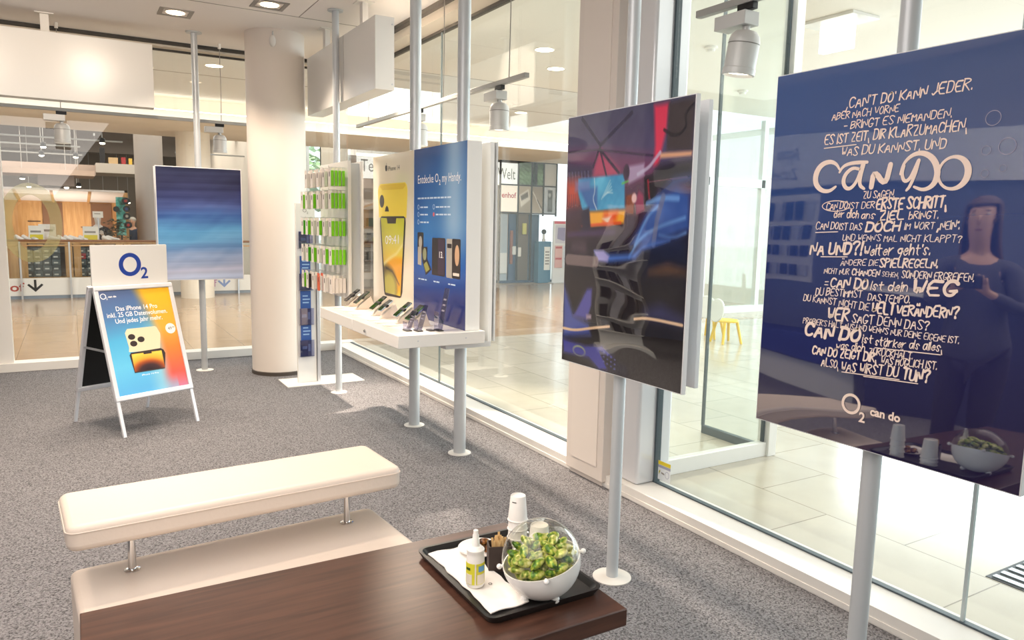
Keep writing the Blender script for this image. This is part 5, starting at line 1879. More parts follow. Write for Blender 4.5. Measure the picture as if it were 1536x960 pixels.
# ================================================================== mall hall: balustrade, letters
t = thing('balustrade', 'glass balustrade with a white base band and wooden handrail across the hall', 'balustrade', (-1.5, 16.5, 0), world=True)
obj('base_band', MB().box(-8, 4.4, 16.5, 16.58, .06, .385), mat('band_white', 'dcd6ce', .5), t)
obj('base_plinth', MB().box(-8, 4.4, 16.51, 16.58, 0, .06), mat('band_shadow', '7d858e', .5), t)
obj('glass_infill', MB().box(-8, 4.4, 16.53, 16.542, .385, 1.06), GLASS, t)
obj('handrail', MB().box(-8, 4.4, 16.46, 16.56, 1.07, 1.11), mat('handrail_wood', '7a4f30', .4), t, bevel=.01)
obj('lower_rail', MB().box(-8, 4.4, 16.50, 16.53, .985, 1.01), mat('rail_tan', 'b58a5a', .4), t, bevel=.004)
for x in (-3.0, -.84, -.05, 1.5, 3.0):
    obj('post', MB().box(x - .015, x + .015, 16.44, 16.47, .0, 1.07), ALU, t)
fr = frame((0, 16.499, 0), (1, 0, 0), (0, 0, 1))
g = MB()
put_text(g, 'enhof', fr, -1.42, .15, .22, .001, bold=.004, width=.62)
obj('sign_lettering', g, mat('lettering_rust', 'a8483c', .5), t, smooth=False, normals=False)
g = MB()
put_text(g, 'hof', fr, 2.20, .15, .22, .001, bold=.004, width=.38)
obj('sign_lettering', g, mat('lettering_mauve', 'b07a9c', .5), t, smooth=False, normals=False)
for x, m in ((-.63, DARKTEXT), (2.72, mat('arrow_blue', '7f90b8', .5))):
    g = MB()
    g.prism([(x - .02, .36), (x + .02, .36), (x + .02, .17), (x - .02, .17)], fr, .0002, .001)
    g.prism([(x - .13, .26), (x - .10, .285), (x, .19), (x + .10, .285), (x + .13, .26), (x, .13)], fr, .0002, .0012)
    obj('arrow', g, m, t, smooth=False)

# ================================================================== shoe shop across the hall
t = thing('pallet_shelf', 'wooden pallet shelf of dark shoe boxes behind the balustrade', 'shelf', (0.2, 17.8, 0), world=True)
g = MB()
obj('shelf_top', MB().box(-1.05, 1.9, 17.5, 18.1, 1.0, 1.05), PLY, t)
obj('shelf_base', MB().box(-1.05, 1.9, 17.5, 18.1, .0, .33), PLY, t)
obj('back_board', MB().box(-1.05, 1.9, 18.05, 18.1, .33, 1.0), PLYDARK, t)
for x in (-1.05, -.90, -.13, .02, .78, .93, 1.75):
    obj('upright', MB().box(x, x + .13, 17.5, 18.1, .33, 1.0), PLY, t)
for k, x in enumerate((-.62, -.2, .28, .62)):
    obj('slot_trim', MB().box(x - .12, x + .12, 17.49, 17.50, .955, .985), mat('slot_pale', 'd8b184', .5), t)
g.bm.free()
BOXM = [mat('shoe_box_charcoal', '3d4347', .6), mat('shoe_box_grey', '50585c', .6), mat('shoe_box_red', '9a2f34', .6)]
proto = {}
for u, (x0, nm) in enumerate(((-.755, 'left'), (.16, 'right'))):
    for c in range(4 if u == 0 else 4):
        for r in range(5):
            k = 2 if (u == 1 and c == 0 and r == 3) else (r + c + u) % 2
            lb = '%s shoe box in the %s bay of the pallet shelf, column %s, %s from below' % (('charcoal', 'grey', 'red')[k], nm, ('one', 'two', 'three', 'four')[c], ORD[r])
            loc = (x0 + c * .155, 17.56, .335 + r * .118)
            if k in proto:
                dup(proto[k], loc, label=lb)
            else:
                b = thing('shoe_box', lb, 'box', loc, group='shoe boxes on the pallet shelf')
                obj('box_body', MB().box(-.072, .072, 0, .32, 0, .085), BOXM[k], b)
                obj('box_lid', MB().box(-.075, .075, -.004, .325, .085, .112), BOXM[k], b)
                obj('box_label', MB().box(-.045, .03, -.006, -.004, .03, .06), mat('label_pale', 'c9c6c0', .6), b)
                proto[k] = b
SHOEW = mat('shoe_white', 'e6e2de', .6)
SOLE = mat('shoe_sole', '4a4644', .6)
s0 = None
for i, x in enumerate((-.90, -.78, -.66, -.30, -.18, -.06, .06, .20, .62, .74)):
    lb = 'white trainer on top of the pallet shelf, %s from the left' % ORD[i]
    loc = (x, 17.62 + .03 * (i % 2), 1.05)
    if s0 is None:
        s0 = thing('shoe', lb, 'shoe', loc, .5, group='white trainers on the shelf')
        g = MB()
        rings = []
        for y, w, h0, h1 in ((-.14, .02, .02, .03), (-.12, .038, .015, .06), (-.05, .046, .015, .075), (.03, .040, .015, .10), (.09, .037, .015, .12), (.125, .03, .015, .115), (.135, .015, .03, .09)):
            rings.append([Vector((w * math.cos(a), y, (h0 + h1) / 2 + (h1 - h0) / 2 * math.sin(a))) for a in [2 * PI * q / 12 for q in range(12)]])
        obj('upper', g.loops(rings), SHOEW, s0)
        obj('sole', MB().rbox(-.045, .045, -.15, .14, 0, .022, .035, 4), SOLE, s0)
    else:
        dup(s0, loc, .5 if i % 3 else 1.1, label=lb)


def counter_sign(label, x, y, z, w, h, pole_h=0.0, band=True):
    t = thing('price_sign', label, 'price sign', (x, y, z), group='signs on the pallet shelf')
    if pole_h:
        obj('stick', MB().cyl((0, 0, 0), (0, 0, pole_h), .012, seg=10), ALU, t)
    obj('sign_card', MB().box(-w / 2, w / 2, -.006, .006, pole_h, pole_h + h), mat('sign_card_white', 'e9e6df', .5), t)
    f2 = frame((-w / 2, -.0062, pole_h), (1, 0, 0), (0, 0, 1))
    if band:
        obj('yellow_print', MB().prism([(.02, .02), (w - .02, .02), (w - .02, h * .42), (.02, h * .42)], f2, 0, .0008), mat('sign_yellow', 'd9c93a', .5), t)
    obj('dark_print', MB().prism([(.03, h * .55), (w - .05, h * .55), (w - .05, h * .68), (.03, h * .68)], f2, 0, .0010), GREYTEXT, t)


counter_sign('white and yellow counter sign among the trainers, left one', -.60, 17.60, 1.05, .26, .30)
counter_sign('white counter sign standing behind the left yellow one', -.42, 17.85, 1.05, .30, .33, 0, False)
counter_sign('white and yellow counter sign right of the trainers', .34, 17.60, 1.05, .28, .30)
counter_sign('small white sign on a pole above the shoe shelf', .49, 17.75, 1.05, .19, .13, .48, False)

t = thing('plywood_hut', 'plywood display hut with a white slanted roof inside the shoe shop', 'display hut', (-.1, 19.4, 0), world=True)
obj('back_wall', MB().box(-1.4, 1.15, 20.4, 20.46, 0, 2.0), PLY, t)
obj('side_wall', MB().prism([(18.5, 0), (20.4, 0), (20.4, 2.0), (18.5, 2.12)], frame((1.10, 0, 0), (0, 1, 0), (0, 0, 1)), -.06, 0), PLY, t)
roof = obj('roof', MB().prism([(18.5, 2.08), (20.4, 1.88), (20.4, 1.92), (18.5, 2.12)], frame((-1.4, 0, 0), (0, 1, 0), (0, 0, 1)), 0, 2.5), mat('hut_roof', 'e3d9d2', .6), t)
for x in (-1.0, -.35, .35):
    obj('rafter', MB().prism([(18.5, 2.04), (20.4, 1.84), (20.4, 1.88), (18.5, 2.08)], frame((x, 0, 0), (0, 1, 0), (0, 0, 1)), 0, .05), PLY, roof)
for x0, x1 in ((-.55, -.15), (.42, .85)):
    obj('door_panel', MB().box(x0, x1, 20.37, 20.40, 0, 1.85), PLYDARK, t)
for x0, x1, z in ((-.85, -.6, 1.4), (.2, .42, 1.28)):
    obj('groove', MB().box(x0, x1, 20.385, 20.40, z, z + .02), mat('groove_dark', '4a3423', .7), t)
spot('hut_lamp', (-.1, 19.2, .6), (-.1, 19.7, 2.0), 90, (1.0, .9, .8), 150, .8, .1)
t = thing('disc_rack', 'turquoise panel of round black discs beside the plywood hut', 'display panel', (.98, 18.9, 1.0), world=True)
obj('panel', MB().box(.86, 1.04, 18.4, 18.42, 1.15, 1.98), mat('turquoise_print', '3f8f86', .5), t)
obj('panel_post', MB().cyl((.95, 18.43, 0), (.95, 18.43, 1.9), .02), BLACK, t)
noise_color(MATS['turquoise_print'], 9, [(.35, '1f4a3c'), (.55, '4fa89c'), (.75, 'a8d8d0')], 4)
for i, (x, z, r, m) in enumerate(((1.05, 1.90, .075, 'a03028'), (1.06, 1.73, .07, '28407a'), (1.06, 1.57, .07, 'b0a898'), (1.08, 1.38, .075, 'b02a24'), (.86, 1.72, .06, '2a2c28'))):
    g = MB().cyl((x, 18.37, z), (x, 18.395, z), r, seg=28)
    o = obj('disc', g, BLACK, t)
    obj('disc_centre', MB().cyl((x, 18.365, z), (x, 18.371, z), r * .42, seg=20), mat('disc_%s' % m, m, .5), o)
# leafy dark display beside the mannequin
t = thing('bushy_plant', 'dark bushy plant beside the mannequin in the shoe shop', 'plant', (.82, 17.80, 1.05))
g = MB()
rg = random.Random(2)
for i in range(160):
    c = Vector((rg.gauss(0, .09), rg.gauss(0, .06), rg.uniform(.05, .45)))
    M = Matrix.Rotation(rg.uniform(0, 6.28), 3, 'Z') @ Matrix.Rotation(rg.uniform(-1.2, 1.2), 3, 'X')
    g.face([c + M @ Vector(q) for q in ((-.04, 0, 0), (0, -.02, .01), (.04, 0, 0), (0, .02, .01))])
obj('foliage', g, mat('dark_foliage', '4a4430', .7), t, smooth=False, normals=False)
obj('stem', MB().tube([(0, 0, 0), (.01, 0, .3)], .01, 8), TRUNK, t)


# ------------------------------------------------------------------ figures
def skin(name, pts, edges, radii, m, parent, sub=2):
    me = bpy.data.meshes.new(name)
    me.from_pydata(pts, edges, [])
    o = bpy.data.objects.new(name, me)
    COL.objects.link(o)
    o.parent = parent
    md = o.modifiers.new('skin', 'SKIN')
    sv = me.skin_vertices[0].data
    for i, r in enumerate(radii):
        sv[i].radius = r if isinstance(r, tuple) else (r, r)
        sv[i].use_root = i == 0
    md.use_smooth_shade = True
    s = o.modifiers.new('subdivision', 'SUBSURF')
    s.levels = s.render_levels = sub
    me.materials.append(m)
    return o


SKINM = mat('skin', 'd2a488', .5)


def figure(label, name, cat, loc, rz, shirt, trousers, hair, skinm, pose='stand', sub=2, group=None):
    """one continuous body (trunk, limbs, five fingers) with hair and clothes as children"""
    t = thing(name, label, cat, loc, rz, group)
    P, E, R = [], [], []

    def add(p, r, prev=None):
        P.append(tuple(p))
        R.append(r)
        if prev is not None:
            E.append((prev, len(P) - 1))
        return len(P) - 1
    pel = add((0, 0, .93), (.145, .10))
    wst = add((0, .0, 1.08), (.125, .09), pel)
    che = add((0, .0, 1.28), (.155, .105), wst)
    sho = add((0, -.01, 1.42), (.10, .07), che)
    nek = add((0, 0, 1.495), .047, sho)
    hd1 = add((0, .022, 1.565), (.060, .078), nek)
    hd2 = add((0, .008, 1.655), (.080, .098), hd1)
    add((0, .0, 1.725), (.066, .080), hd2)
    for s in (-1, 1):
        sh = add((s * .175, -.01, 1.40), .056, sho)
        if pose == 'camera':
            el = add((s * .235, .07, 1.15), .042, sh)
            wr = add((s * .085, .27, 1.27), .027, el)
            pm = add((s * .060, .31, 1.31), (.034, .02), wr)
            dirs = (Vector((-s * .1, .35, .9)),) * 4
        else:
            el = add((s * .245, -.02, 1.12), .042, sh)
            wr = add((s * .255, .06, .88), .028, el)
            pm = add((s * .255, .085, .82), (.02, .036), wr)
            dirs = (Vector((0, .15, -1)),) * 4
        for q in range(4):
            off = Vector(((q - 1.5) * .017 * s, 0, 0)) if pose == 'camera' else Vector((0, (q - 1.5) * .018, 0))
            ln = (.055, .065, .06, .045)[q]
            b = Vector(P[pm]) + off + dirs[q] * .02
            f1 = add(b, .0095, pm)
            f2 = add(b + dirs[q] * ln * .55, .0085, f1)
            add(b + dirs[q] * ln + Vector((0, -.012, 0)), .007, f2)
        tb = add(Vector(P[pm]) + (Vector((-s * .03, .01, .0)) if pose == 'camera' else Vector((-s * .012, .04, .0))), .010, pm)
        add(Vector(P[tb]) + (Vector((-s * .02, .02, .02)) if pose == 'camera' else Vector((-s * .005, .02, -.035))), .008, tb)
        hp = add((s * .092, 0, .86), .088, pel)
        kn = add((s * .10, .015, .48), .058, hp)
        an = add((s * .105, -.01, .09), .038, kn)
        hl = add((s * .105, .0, .035), .036, an)
        add((s * .12, .15, .025), (.036, .024), hl)
    body = skin('body', P, E, R, skinm, t, sub)
    # clothes: slightly larger shells over the same joints
    idx = {}
    cp, ce, cr = [], [], []
    for p, r in (((0, 0, .76), (.205, .155)), ((0, 0, .95), (.205, .155)), ((0, 0, 1.08), (.170, .125)), ((0, 0, 1.28), (.185, .13)), ((0, -.01, 1.42), (.12, .09)), ((0, 0, 1.47), .062)):
        cp.append(p); cr.append(r)
        if len(cp) > 1:
            ce.append((len(cp) - 2, len(cp) - 1))
    for s in (-1, 1):
        ids = [i for i, p in enumerate(P) if abs(p[0] - s * .175) < 1e-6 and abs(p[2] - 1.40) < 1e-6]
        i = ids[0]
        cp.append(P[i]); cr.append(.068); ce.append((4, len(cp) - 1))
        cp.append(P[i + 1]); cr.append(.054); ce.append((len(cp) - 2, len(cp) - 1))
        cp.append(tuple(Vector(P[i + 1]).lerp(Vector(P[i + 2]), .88))); cr.append(.040); ce.append((len(cp) - 2, len(cp) - 1))
    skin('shirt', cp, ce, cr, shirt, t, sub)
    tp = [(0, 0, .96), (-.092, 0, .85), (-.10, .015, .48), (-.105, .0, .045), (.092, 0, .85), (.10, .015, .48), (.105, .0, .045)]
    skin('trousers', tp, [(0, 1), (1, 2), (2, 3), (0, 4), (4, 5), (5, 6)], [(.158, .118), .104, .074, .058, .104, .074, .058], trousers, t, sub)
    for s in (-1, 1):
        obj('shoe', MB().rbox(s * .113 - .045, s * .113 + .045, -.07, .20, 0, .075, .04, 4), BLACK, t, bevel=.015)
    # hair and face
    if hair is not None:
        if pose == 'camera':
            g = MB().sphere((0, -.014, 1.672), .104, 28, 18, None, (.88, 1.06, 1.0))
            bmesh.ops.delete(g.bm, geom=[f for f in g.bm.faces if f.calc_center_median().y > .035 and f.calc_center_median().z < 1.705], context='FACES')
            bmesh.ops.delete(g.bm, geom=[f for f in g.bm.faces if f.calc_center_median().z < 1.60], context='FACES')
            rings = []
            for z, rx, ry, cy in ((1.67, .092, .108, -.014), (1.60, .094, .098, -.018), (1.52, .100, .088, -.026), (1.44, .110, .080, -.035), (1.36, .112, .070, -.045), (1.31, .098, .055, -.05)):
                rings.append([Vector((rx * math.cos(q), cy + ry * math.sin(q) - .008 * math.sin(q * 9), z)) for q in [math.radians(158 + 224 * k / 30) for k in range(31)]])
            g.loops(rings, False, False, False)
            hr = obj('hair', g, hair, t)
            sd = hr.modifiers.new('thickness', 'SOLIDIFY')
            sd.thickness = .012
            sd.offset = 0
        else:
            obj('hair', MB().sphere((0, -.012, 1.675), .092, 20, 12, None, (.95, 1.05, .82)), hair, t)
        obj('nose', MB().sphere((0, .090, 1.625), .015, 14, 10, None, (.75, 1.1, 1.7)), skinm, t)
        obj('mouth', MB().sphere((0, .082, 1.583), .019, 14, 8, None, (1.15, .5, .28)), mat('lips', '9c5a50', .5), t)
        for s in (-1, 1):
            ey = obj('eye', MB().sphere((s * .029, .078, 1.652), .0115, 14, 10, None, (1.1, .7, .7)), mat('eye_white', 'e6e2de', .3), t)
            obj('iris', MB().sphere((s * .029, .0845, 1.652), .0055, 12, 8, None, (1, .5, 1)), BLACK, ey)
            obj('eyebrow', MB().sphere((s * .030, .080, 1.673), .018, 12, 8, None, (1, .4, .18)), hair, t)
            obj('ear', MB().sphere((s * .078, .0, 1.635), .022, 12, 8, None, (.35, .7, 1.1)), skinm, t)
    return t


NAVY = mat('navy_cloth', '232c44', .8)
DKGREY = mat('dark_cloth', '2b2a2e', .8)
figure('person with grey hair in a dark top standing in the shoe shop', 'person', 'person', (1.37, 21.6, -.20), PI * .9, NAVY, DKGREY, mat('grey_hair', 'b8b4ac', .6), SKINM, 'stand', 1)
m_ = figure('pale shop mannequin in a dark vest behind the shoe shelf', 'mannequin', 'mannequin', (.50, 18.45, -.12), PI, DKGREY, DKGREY, None, mat('mannequin_white', 'dcd6d0', .4), 'camera', 1)
# person inside the shop, reflected in the slogan board
p_ = figure('person with long hair in a dark jacket holding a camera beside the bench', 'person', 'person', (-.66, 2.41, 0), -PI / 2 - .35, mat('grey_jacket', '4a4a54', .8), DKGREY, mat('brown_hair', '5a4234', .6), SKINM, 'camera', 2)
c = thing('camera', 'black camera held by the person beside the bench', 'camera', (0, 0, 0))
c.location = p_.matrix_basis @ Vector((0, .335, 1.335))
c.rotation_euler = (0, 0, -PI / 2 - .35)
obj('camera_body', MB().box(-.065, .065, -.022, .022, -.035, .045), BLACK, c, bevel=.006)
obj('camera_lens', MB().cyl((0, .02, 0), (0, .085, 0), .03, .033), BLACK, c)

# gallery slab and lights over the shoe shop
t = thing('gallery_edge', 'pale gallery slab edge with goods on it high in the shoe shop', 'gallery', (2.4, 22.2, 2.65), world=True)
obj('slab', MB().box(.62, 3.55, 22.0, 24.0, 2.66, 2.90), mat('slab_pale', 'bfb8b0', .7), t)
obj('parapet', MB().box(-2.2, .62, 22.4, 22.5, 2.60, 2.86), mat('slab_pink', 'b9a79c', .7), t)
for i, (x, w, h, c_) in enumerate(((.78, .12, .40, '1e1c20'), (1.02, .22, .16, 'c2a57c'), (1.26, .10, .18, 'a02c30'), (1.42, .08, .16, 'd6b24a'), (1.56, .14, .12, '5a4a44'))):
    g = MB().rbox(x - w / 2, x + w / 2, 22.1, 22.3, 2.90, 2.90 + h, .02, 3)
    tag(obj('gallery_goods', g, mat('goods_%s' % c_, c_, .6), bevel=.01), ('black figure-shaped item', 'tan carton', 'red carton', 'yellow carton', 'brown carton')[i] + ' on the gallery edge above the plywood hut', 'goods')
t = thing('ceiling_bulkhead', 'pinkish dropped ceiling bulkhead over the plywood hut', 'bulkhead', (-1.0, 21.0, 2.6), world=True)
obj('bulkhead_rim', MB().box(-2.4, .55, 20.6, 22.3, 2.50, 2.62), mat('bulkhead_pink', 'c2ab9c', .7), t)
obj('bulkhead_drop', MB().box(-.62, .12, 20.9, 22.0, 2.25, 2.50), mat('bulkhead_grey', '8f837c', .7), t)
t = track('light_track', 'long pale light track across the front of the shoe shop', (-4.0, 17.3, 3.06), (0.98, 17.3, 3.06), cables=(.5, .9), z1=3.2)
track('light_track', 'second pale light track deeper in the shoe shop', (-4.0, 18.7, 3.02), (.25, 18.7, 3.02), cables=(.6, .95), z1=3.95)
track('light_track', 'third pale light track deepest in the shoe shop', (-4.0, 20.2, 2.95), (.30, 20.2, 2.95), cables=(.6, .95), z1=3.95)
track('light_track', 'pale light track right of the grey column in the shoe shop', (2.1, 18.6, 3.02), (5.0, 18.6, 3.02), cables=(.2, .8), z1=3.95)
s0 = None
for i, (x, y, z) in enumerate(((-.42, 18.7, 2.98), (-.50, 20.2, 2.90), (.17, 20.2, 2.90), (.62, 17.3, 3.02), (-.05, 21.6, 2.24), (-.98, 22.2, 2.44), (.22, 22.4, 2.30), (.18, 23.5, 2.15), (.20, 24.2, 2.05), (-.9, 23.4, 2.28),
                               (.08, 24.6, 1.98), (.52, 25.0, 1.9), (.85, 24.8, 1.92), (1.25, 25.2, 1.92), (1.5, 25, 1.96), (2.55, 18.6, 2.98), (1.8, 24.0, 2.4))):
    lb = 'small bright spotlight in the shoe shop, %s' % ('on the second track left', 'on the third track left', 'on the third track right', 'at the right end of the front track', 'under the grey bulkhead drop', 'at the left of the pink bulkhead', 'right of the bulkhead drop',
         'upper one of the lamp column', 'lower one of the lamp column', 'far left below the bulkhead', 'low above the hut roof middle', 'second low lamp above the hut roof', 'third low lamp above the hut roof', 'low lamp at the hut roof corner', 'just left of the grey column', 'right of the white hall column', 'right behind the grey column')[i]
    if s0 is None:
        s0 = thing('shop_spotlight', lb, 'spotlight', (x, y, z), group='small spotlights in the shoe shop')
        obj('housing', MB().lathe([(.03, .10), (.05, .08), (.055, .0), (.048, .0)], (0, 0, 0), 16), BLACK, s0)
        obj('bulb', MB().sphere((0, 0, -.005), .052, 14, 8, None, (1, 1, .5)), mat('spot_glow', 'fff4e0', .5, emit=14, ecol='fff0d4'), s0)
        rd = obj('rod', MB().cyl((0, 0, 0), (0, 0, 1), .006, seg=6), GREYLAMP, s0)
        rd.location = (0, 0, .09)
        rd.scale = (1, 1, 3.95 - z - .09)
    else:
        q = dup(s0, (x, y, z), label=lb)
        for ch in q.children:
            if ch.name.startswith('rod'):
                ch.scale = (1, 1, (3.2 if y < 17.5 else 3.95) - z - .09)

# ================================================================== electronics shop at the far right of the hall
SHOPW = mat('shop_front_beige', 'c9b6a6', .7)
t = thing('shop_header', 'white shop header board with grey lettering across the hall', 'shop sign', (8.2, 17.5, 2.6), world=True)
obj('header_board', MB().box(5.93, 10.48, 17.5, 17.62, 2.60, 3.19), mat('header_white_glow', 'f2efea', .5, emit=.55), t)  # faint glow put into the white to brighten the board
fr = frame((0, 17.499, 0), (1, 0, 0), (0, 0, 1))
g = MB()
put_text(g, 'Technik', fr, 6.06, 2.76, .42, .001, width=1.0)
obj('header_word', g, GREYTEXT, t, smooth=False, normals=False)
g = MB()
put_text(g, 'Welt', fr, 9.84, 2.76, .42, .001, width=.54)
obj('header_word', g, GREYTEXT, t, smooth=False, normals=False)
t = thing('shop_interior', 'pinkish display wall behind the shelves under the white shop header', 'display wall', (7.5, 19.2, 0), world=True)
obj('display_wall', MB().box(5.94, 10.0, 19.4, 19.5, 0, 2.7), SHOPW, t)
for z in (.5, .95, 1.4, 1.85):
    tag(obj('wall_shelf', MB().box(6.0, 9.6, 19.1, 19.4, z, z + .03), mat('shelf_brown', '8a6f60', .6)), 'brown wall shelf under the white shop header, %s from the floor' % {.5: 'lowest', .95: 'second', 1.4: 'third', 1.85: 'topmost'}[z], 'shelf', 'wall shelves under the shop header')
rg = random.Random(6)
b0 = None
for r, z in enumerate((.53, .98, 1.43)):
    for c in range(8):
        x = 6.12 + c * .42
        h = rg.choice((.16, .22, .28))
        g = MB().rbox(-.12, .12, -.08, .08, 0, h, .01, 2)
        o = obj('goods_carton', g, mat('carton_%d' % ((r * 3 + c) % 4), ('4a5a4c', '2f3338', '8a7f72', '5f7280')[(r * 3 + c) % 4], .6))
        o.location = (x, 19.24, z)
        tag(o, 'carton on the %s shelf under the shop header, %s from the left' % (('lowest', 'middle', 'upper')[r], ORD[c]), 'carton', 'cartons under the shop header')
t = thing('frame_kiosk', 'corner kiosk of black frames with pictures and a teal cabinet at the hall end', 'kiosk', (10.9, 17.1, 0), world=True)
FRB = mat('black_frame', '23262a', .5)
for x in (9.75, 10.3, 10.72, 11.1, 11.52):
    obj('frame_post', MB().box(x - .018, x + .018, 17.18, 17.22, .0 if x < 10.8 else 1.80, 3.22), FRB, t)
for z in (1.86, 2.60, 3.22):
    obj('frame_rail', MB().box(9.75, 11.52, 17.18, 17.22, z - .018, z + .018), FRB, t)


def tile(x0, x1, z0, z1, fn, nm='picture_tile'):
    obj('tile_panel', MB().box(x0, x1, 17.205, 17.225, z0, z1), WHITE_MATT, t)
    picture(nm, t, frame((x0, 17.204, z0), (1, 0, 0), (0, 0, 1)), x1 - x0, z1 - z0, 24, 24, fn, .4)


def f_green(s, q):
    c = ramp(q, [(0, (60, 84, 52)), (.4, (96, 130, 84)), (.6, (128, 168, 128)), (1, (110, 140, 110))])
    return c + (wav(s, q, 31, 6, 6) * 30)[..., None]


def f_brown(s, q):
    c = ramp(s, [(0, (120, 130, 110)), (.5, (150, 138, 120)), (1, (206, 200, 190))])
    return c + (wav(s, q, 33, 5, 5) * 26)[..., None]


def f_pale(s, q):
    c = ramp(q, [(0, (206, 204, 200)), (1, (222, 218, 214))])
    return c


def f_lap(s, q):
    c = ramp(q, [(0, (190, 178, 160)), (1, (170, 160, 146))])
    c = blend(c, polymask(s, q, [(.05, .35), (.8, .1), (.95, .5), (.2, .8)], .02), (232, 226, 216))
    c = blend(c, polymask(s, q, [(.15, .38), (.75, .2), (.8, .4), (.25, .55)], .02), (110, 104, 96))
    return c


def f_desk(s, q):
    c = ramp(q, [(0, (150, 138, 124)), (1, (184, 172, 156))])
    c = blend(c, linemask(s, q, [(.1, .2), (.9, .9)], .06), (220, 214, 206))
    c = blend(c, linemask(s, q, [(.5, .5), (.9, .8)], .05), (50, 46, 44))
    return c


def f_phone(s, q):
    c = ramp(q, [(0, (214, 220, 228)), (1, (190, 198, 206))]) + (wav(s, q, 35, 4, 4) * 18)[..., None]
    c = blend(c, polymask(s, q, [(.34, .1), (.74, .1), (.74, .95), (.34, .95)], .02), (86, 92, 98))
    c = blend(c, elmask(s, q, .5, .3, .12, .08), (180, 186, 190))
    c = blend(c, polymask(s, q, [(.40, .45), (.68, .45), (.68, .85), (.40, .85)], .04), (120, 128, 132))
    return c


tile(10.32, 11.08, 2.62, 3.20, f_green)
tile(11.12, 11.50, 2.62, 3.20, f_pale)
tile(10.74, 10.9, 2.62, 3.20, f_brown)
tile(10.32, 10.70, 1.88, 2.58, f_lap)
tile(10.74, 11.08, 1.88, 2.58, f_desk)
tile(11.12, 11.50, 1.88, 2.58, f_phone)
obj('sign_panel', MB().box(9.77, 10.28, 17.20, 17.225, 1.9, 2.58), mat('sign_cream', 'f0e4d6', .5, emit=.35), t)
fr = frame((0, 17.199, 0), (1, 0, 0), (0, 0, 1))
g = MB()
put_text(g, 'enhof', fr, 9.80, 2.26, .20, .001, bold=.003, width=.44)
obj('sign_lettering', g, REDTEXT, t, smooth=False, normals=False)
for x0, x1, m in ((9.78, 10.05, 'a9b4bc'), (10.10, 10.32, '3c5a78'), (10.34, 10.70, '6a6058'), (10.74, 11.05, '46637c')):
    obj('glass_case', MB().box(x0, x1, 17.30, 17.36, .06, 1.84), mat('case_%s' % m, m, .4), t)
for x0, x1, z0, z1, m in ((9.80, 10.02, .25, .8, 'd9dad8'), (10.12, 10.2, .5, 1.4, '8a5a50'), (10.16, 10.34, .75, .98, 'e6e6e2'), (10.36, 10.46, .7, .95, 'efe9e0'), (10.50, 10.62, 1.3, 1.6, 'c8c46a')):
    obj('case_goods', MB().box(x0, x1, 17.24, 17.30, z0, z1), mat('goods_%s' % m, m, .5), t, bevel=.01)
obj('case_base', MB().box(9.75, 11.6, 17.16, 17.5, 0, .06), mat('kiosk_base_blue', '2c4a66', .4), t)
tc_ = thing('teal_cabinet', 'teal cabinet with a white notice in front of the framed kiosk', 'cabinet', (11.0, 17.0, 0), world=True)
obj('cabinet_body', MB().box(10.80, 11.20, 16.9, 17.12, .0, 1.12), mat('teal_cabinet', '3f7590', .4), tc_, bevel=.005)
nt = obj('cabinet_notice', MB().box(10.98, 11.17, 16.89, 16.90, .35, .98), mat('sign_card_white'), tc_)
fr = frame((0, 16.889, 0), (1, 0, 0), (0, 0, 1))
g = MB()
for k in range(5):
    g.prism([(11.01, .5 + k * .08), (11.14, .5 + k * .08), (11.14, .54 + k * .08), (11.01, .54 + k * .08)], fr, 0, .001)
obj('notice_print', g, GREYTEXT, nt, smooth=False)
t = thing('lamp_ornament', 'small dark ornament standing on the teal kiosk cabinet', 'ornament', (11.02, 17.0, 1.12))
obj('ornament_base', MB().lathe([(.05, 0), (.05, .05), (.03, .08), (.03, .2), (.001, .2)], (0, 0, 0), 16), mat('ornament_silver', 'b9b4ac', .3, metal=.5), t)
obj('ornament_top', MB().sphere((0, 0, .26), .07, 16, 10), BLACK, t)
t = thing('magazine_stand', 'white free-standing leaflet stand with a red-topped poster beside the teal cabinet', 'leaflet stand', (11.45, 16.85, 0), world=True)
obj('stand_panel', MB().box(11.16, 11.80, 16.74, 16.78, .02, 1.68), mat('stand_white', 'dcdcdc', .4), t)
obj('stand_foot', MB().box(11.12, 11.84, 16.62, 16.88, 0, .02), GREYLAMP, t)
fr = frame((11.16, 16.739, 0), (1, 0, 0), (0, 0, 1))
obj('poster_head', MB().prism([(.02, 1.60), (.62, 1.60), (.62, 1.67), (.02, 1.67)], fr, 0, .002), mat('poster_red', 'd2586a', .5), t)
ps = obj('poster', MB().prism([(.06, 1.08), (.58, 1.08), (.58, 1.57), (.06, 1.57)], fr, 0, .002), mat('poster_pale', 'c6c2cc', .5), t)
obj('poster_print', MB().prism([(.12, 1.2), (.34, 1.14), (.52, 1.25), (.50, 1.5), (.14, 1.5)], fr, .002, .003), mat('poster_violet', '8f86a8', .5), ps)
for i, (a, z, c_) in enumerate(((.05, .72, 'd6a8a4'), (.34, .72, 'cfd8e2'), (.05, .42, 'd0a09c'), (.34, .42, 'd8dde6'))):
    m = thing('magazine', '%s magazine in the %s rack of the white leaflet stand, %s side' % (('red-headed', 'pale blue')[i % 2], ('upper', 'lower')[i // 2], ('left', 'right')[i % 2]), 'magazine', (11.16 + a, 16.73, z))
    obj('cover', MB().box(0, .24, -.012, .0, 0, .30), mat('magazine_%d' % i, c_, .5), m)
    obj('cover_title', MB().box(.02, .22, -.014, -.012, .22, .27), mat('title_%d' % (i % 2), ('b84a50', '6a7fa8')[i % 2], .5), m)

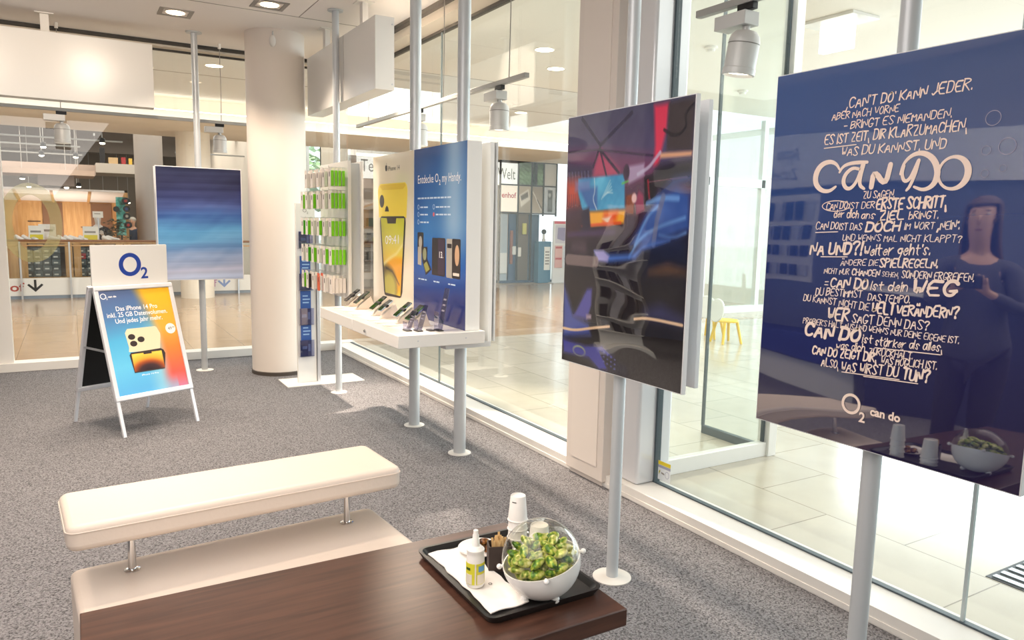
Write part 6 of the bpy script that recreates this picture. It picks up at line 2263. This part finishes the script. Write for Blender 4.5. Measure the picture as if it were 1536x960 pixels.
# ================================================================== shop interior opposite the glass (reflected in the glossy boards)
t = thing('wall_fascia', 'white fascia band with grey lettering on the left wall of the shop', 'fascia', (-3.4, 5.2, 2.07), world=True)
obj('fascia_board', MB().box(-3.5, -3.34, 2.2, 8.4, 2.07, 2.66), WHITE, t, bevel=.004)
fr = frame((-3.339, 0, 0), (0, 1, 0), (0, 0, 1))
g = MB()
put_text(g, 'Apple', fr, 5.92, 2.30, .13, .001)
put_text(g, 'Zubeh\u00f6r', fr, 5.92, 2.12, .17, .001)
obj('fascia_lettering', g, GREYTEXT, t, smooth=False, normals=False)
t = thing('wall_rack', 'white hook rack of dark phone cases under the fascia on the left wall', 'rack', (-3.42, 6.05, .9), world=True)
obj('rack_panel', MB().box(-3.5, -3.45, 5.70, 6.45, .9, 2.0), WHITE, t)
for r in range(4):
    for c in range(5):
        o = tag(obj('phone_case', MB().rbox(-.02, .02, -.045, .045, 0, .17, .008, 2), mat('case_navy', '2b3552', .4) if (r + c) % 3 else mat('case_pale', 'b9bcc4', .4)),
                '%s phone case on the wall rack, %s row from the top, %s from the left' % ('navy' if (r + c) % 3 else 'pale', ORD[3 - r], ORD[4 - c]), 'phone case', 'phone cases on the wall rack')
        o.location = (-3.42, 5.78 + c * .145, 1.0 + r * .25)
t = thing('blue_bench', 'low blue upholstered bench along the left wall of the shop', 'bench', (-3.2, 5.6, 0), world=True)
obj('seat_pad', MB().rbox(-3.44, -2.95, 4.7, 6.6, .25, .42, .03, 3), mat('blue_cloth', '2a3f86', .7), t, bevel=.02)
obj('plinth', MB().box(-3.42, -3.0, 4.75, 6.55, 0, .25), WHITE, t)
t = thing('service_counter', 'white service counter with a dark front by the left wall', 'counter', (-3.0, 3.4, 0), world=True)
obj('counter_top', MB().box(-3.3, -2.55, 2.2, 4.5, .96, 1.0), WHITE, t, bevel=.004)
obj('counter_body', MB().box(-3.2, -2.65, 2.3, 4.4, 0, .96), mat('counter_navy', '2c3048', .5), t)
struct('wall_panel', MB().box(-3.5, -3.48, 2.2, 8.4, 0, 2.07), mat('wall_panel_slate', '6a7086', .6), smooth=False)
bpy.data.objects['wall_panel'].name = 'trim_19'

t = thing('floor_rack', 'white free-standing rack of dark packs left of the pavement sign', 'rack', (-1.5, 6.7, 0), .5)
obj('rack_back', MB().box(-.30, .30, 0, .03, .05, 1.75), WHITE, t, bevel=.003)
obj('rack_foot', MB().box(-.34, .34, -.25, .25, 0, .05), WHITE, t, bevel=.003)
for k in range(5):
    obj('rack_shelf', MB().box(-.30, .30, -.16, 0, .35 + k * .27, .365 + k * .27), WHITE, t)
for k in range(5):
    for c in range(4):
        o = tag(obj('boxed_item', MB().box(-.05, .05, -.03, .03, 0, .18), mat('boxed_dark', '34363c', .5) if (k + c) % 3 else mat('boxed_pale', 'b4b4ba', .5), bevel=.003),
                '%s boxed item on the free-standing rack, shelf %s from below, %s along' % ('dark' if (k + c) % 3 else 'pale', ORD[k], ORD[c]), 'box', 'boxed items on the free-standing rack')
        q = Matrix.Translation((-1.5, 6.7, 0)) @ Matrix.Rotation(.5, 4, 'Z') @ Vector((-.22 + c * .145, -.08, .366 + k * .27))
        o.location = q
        o.rotation_euler = (0, 0, .5)
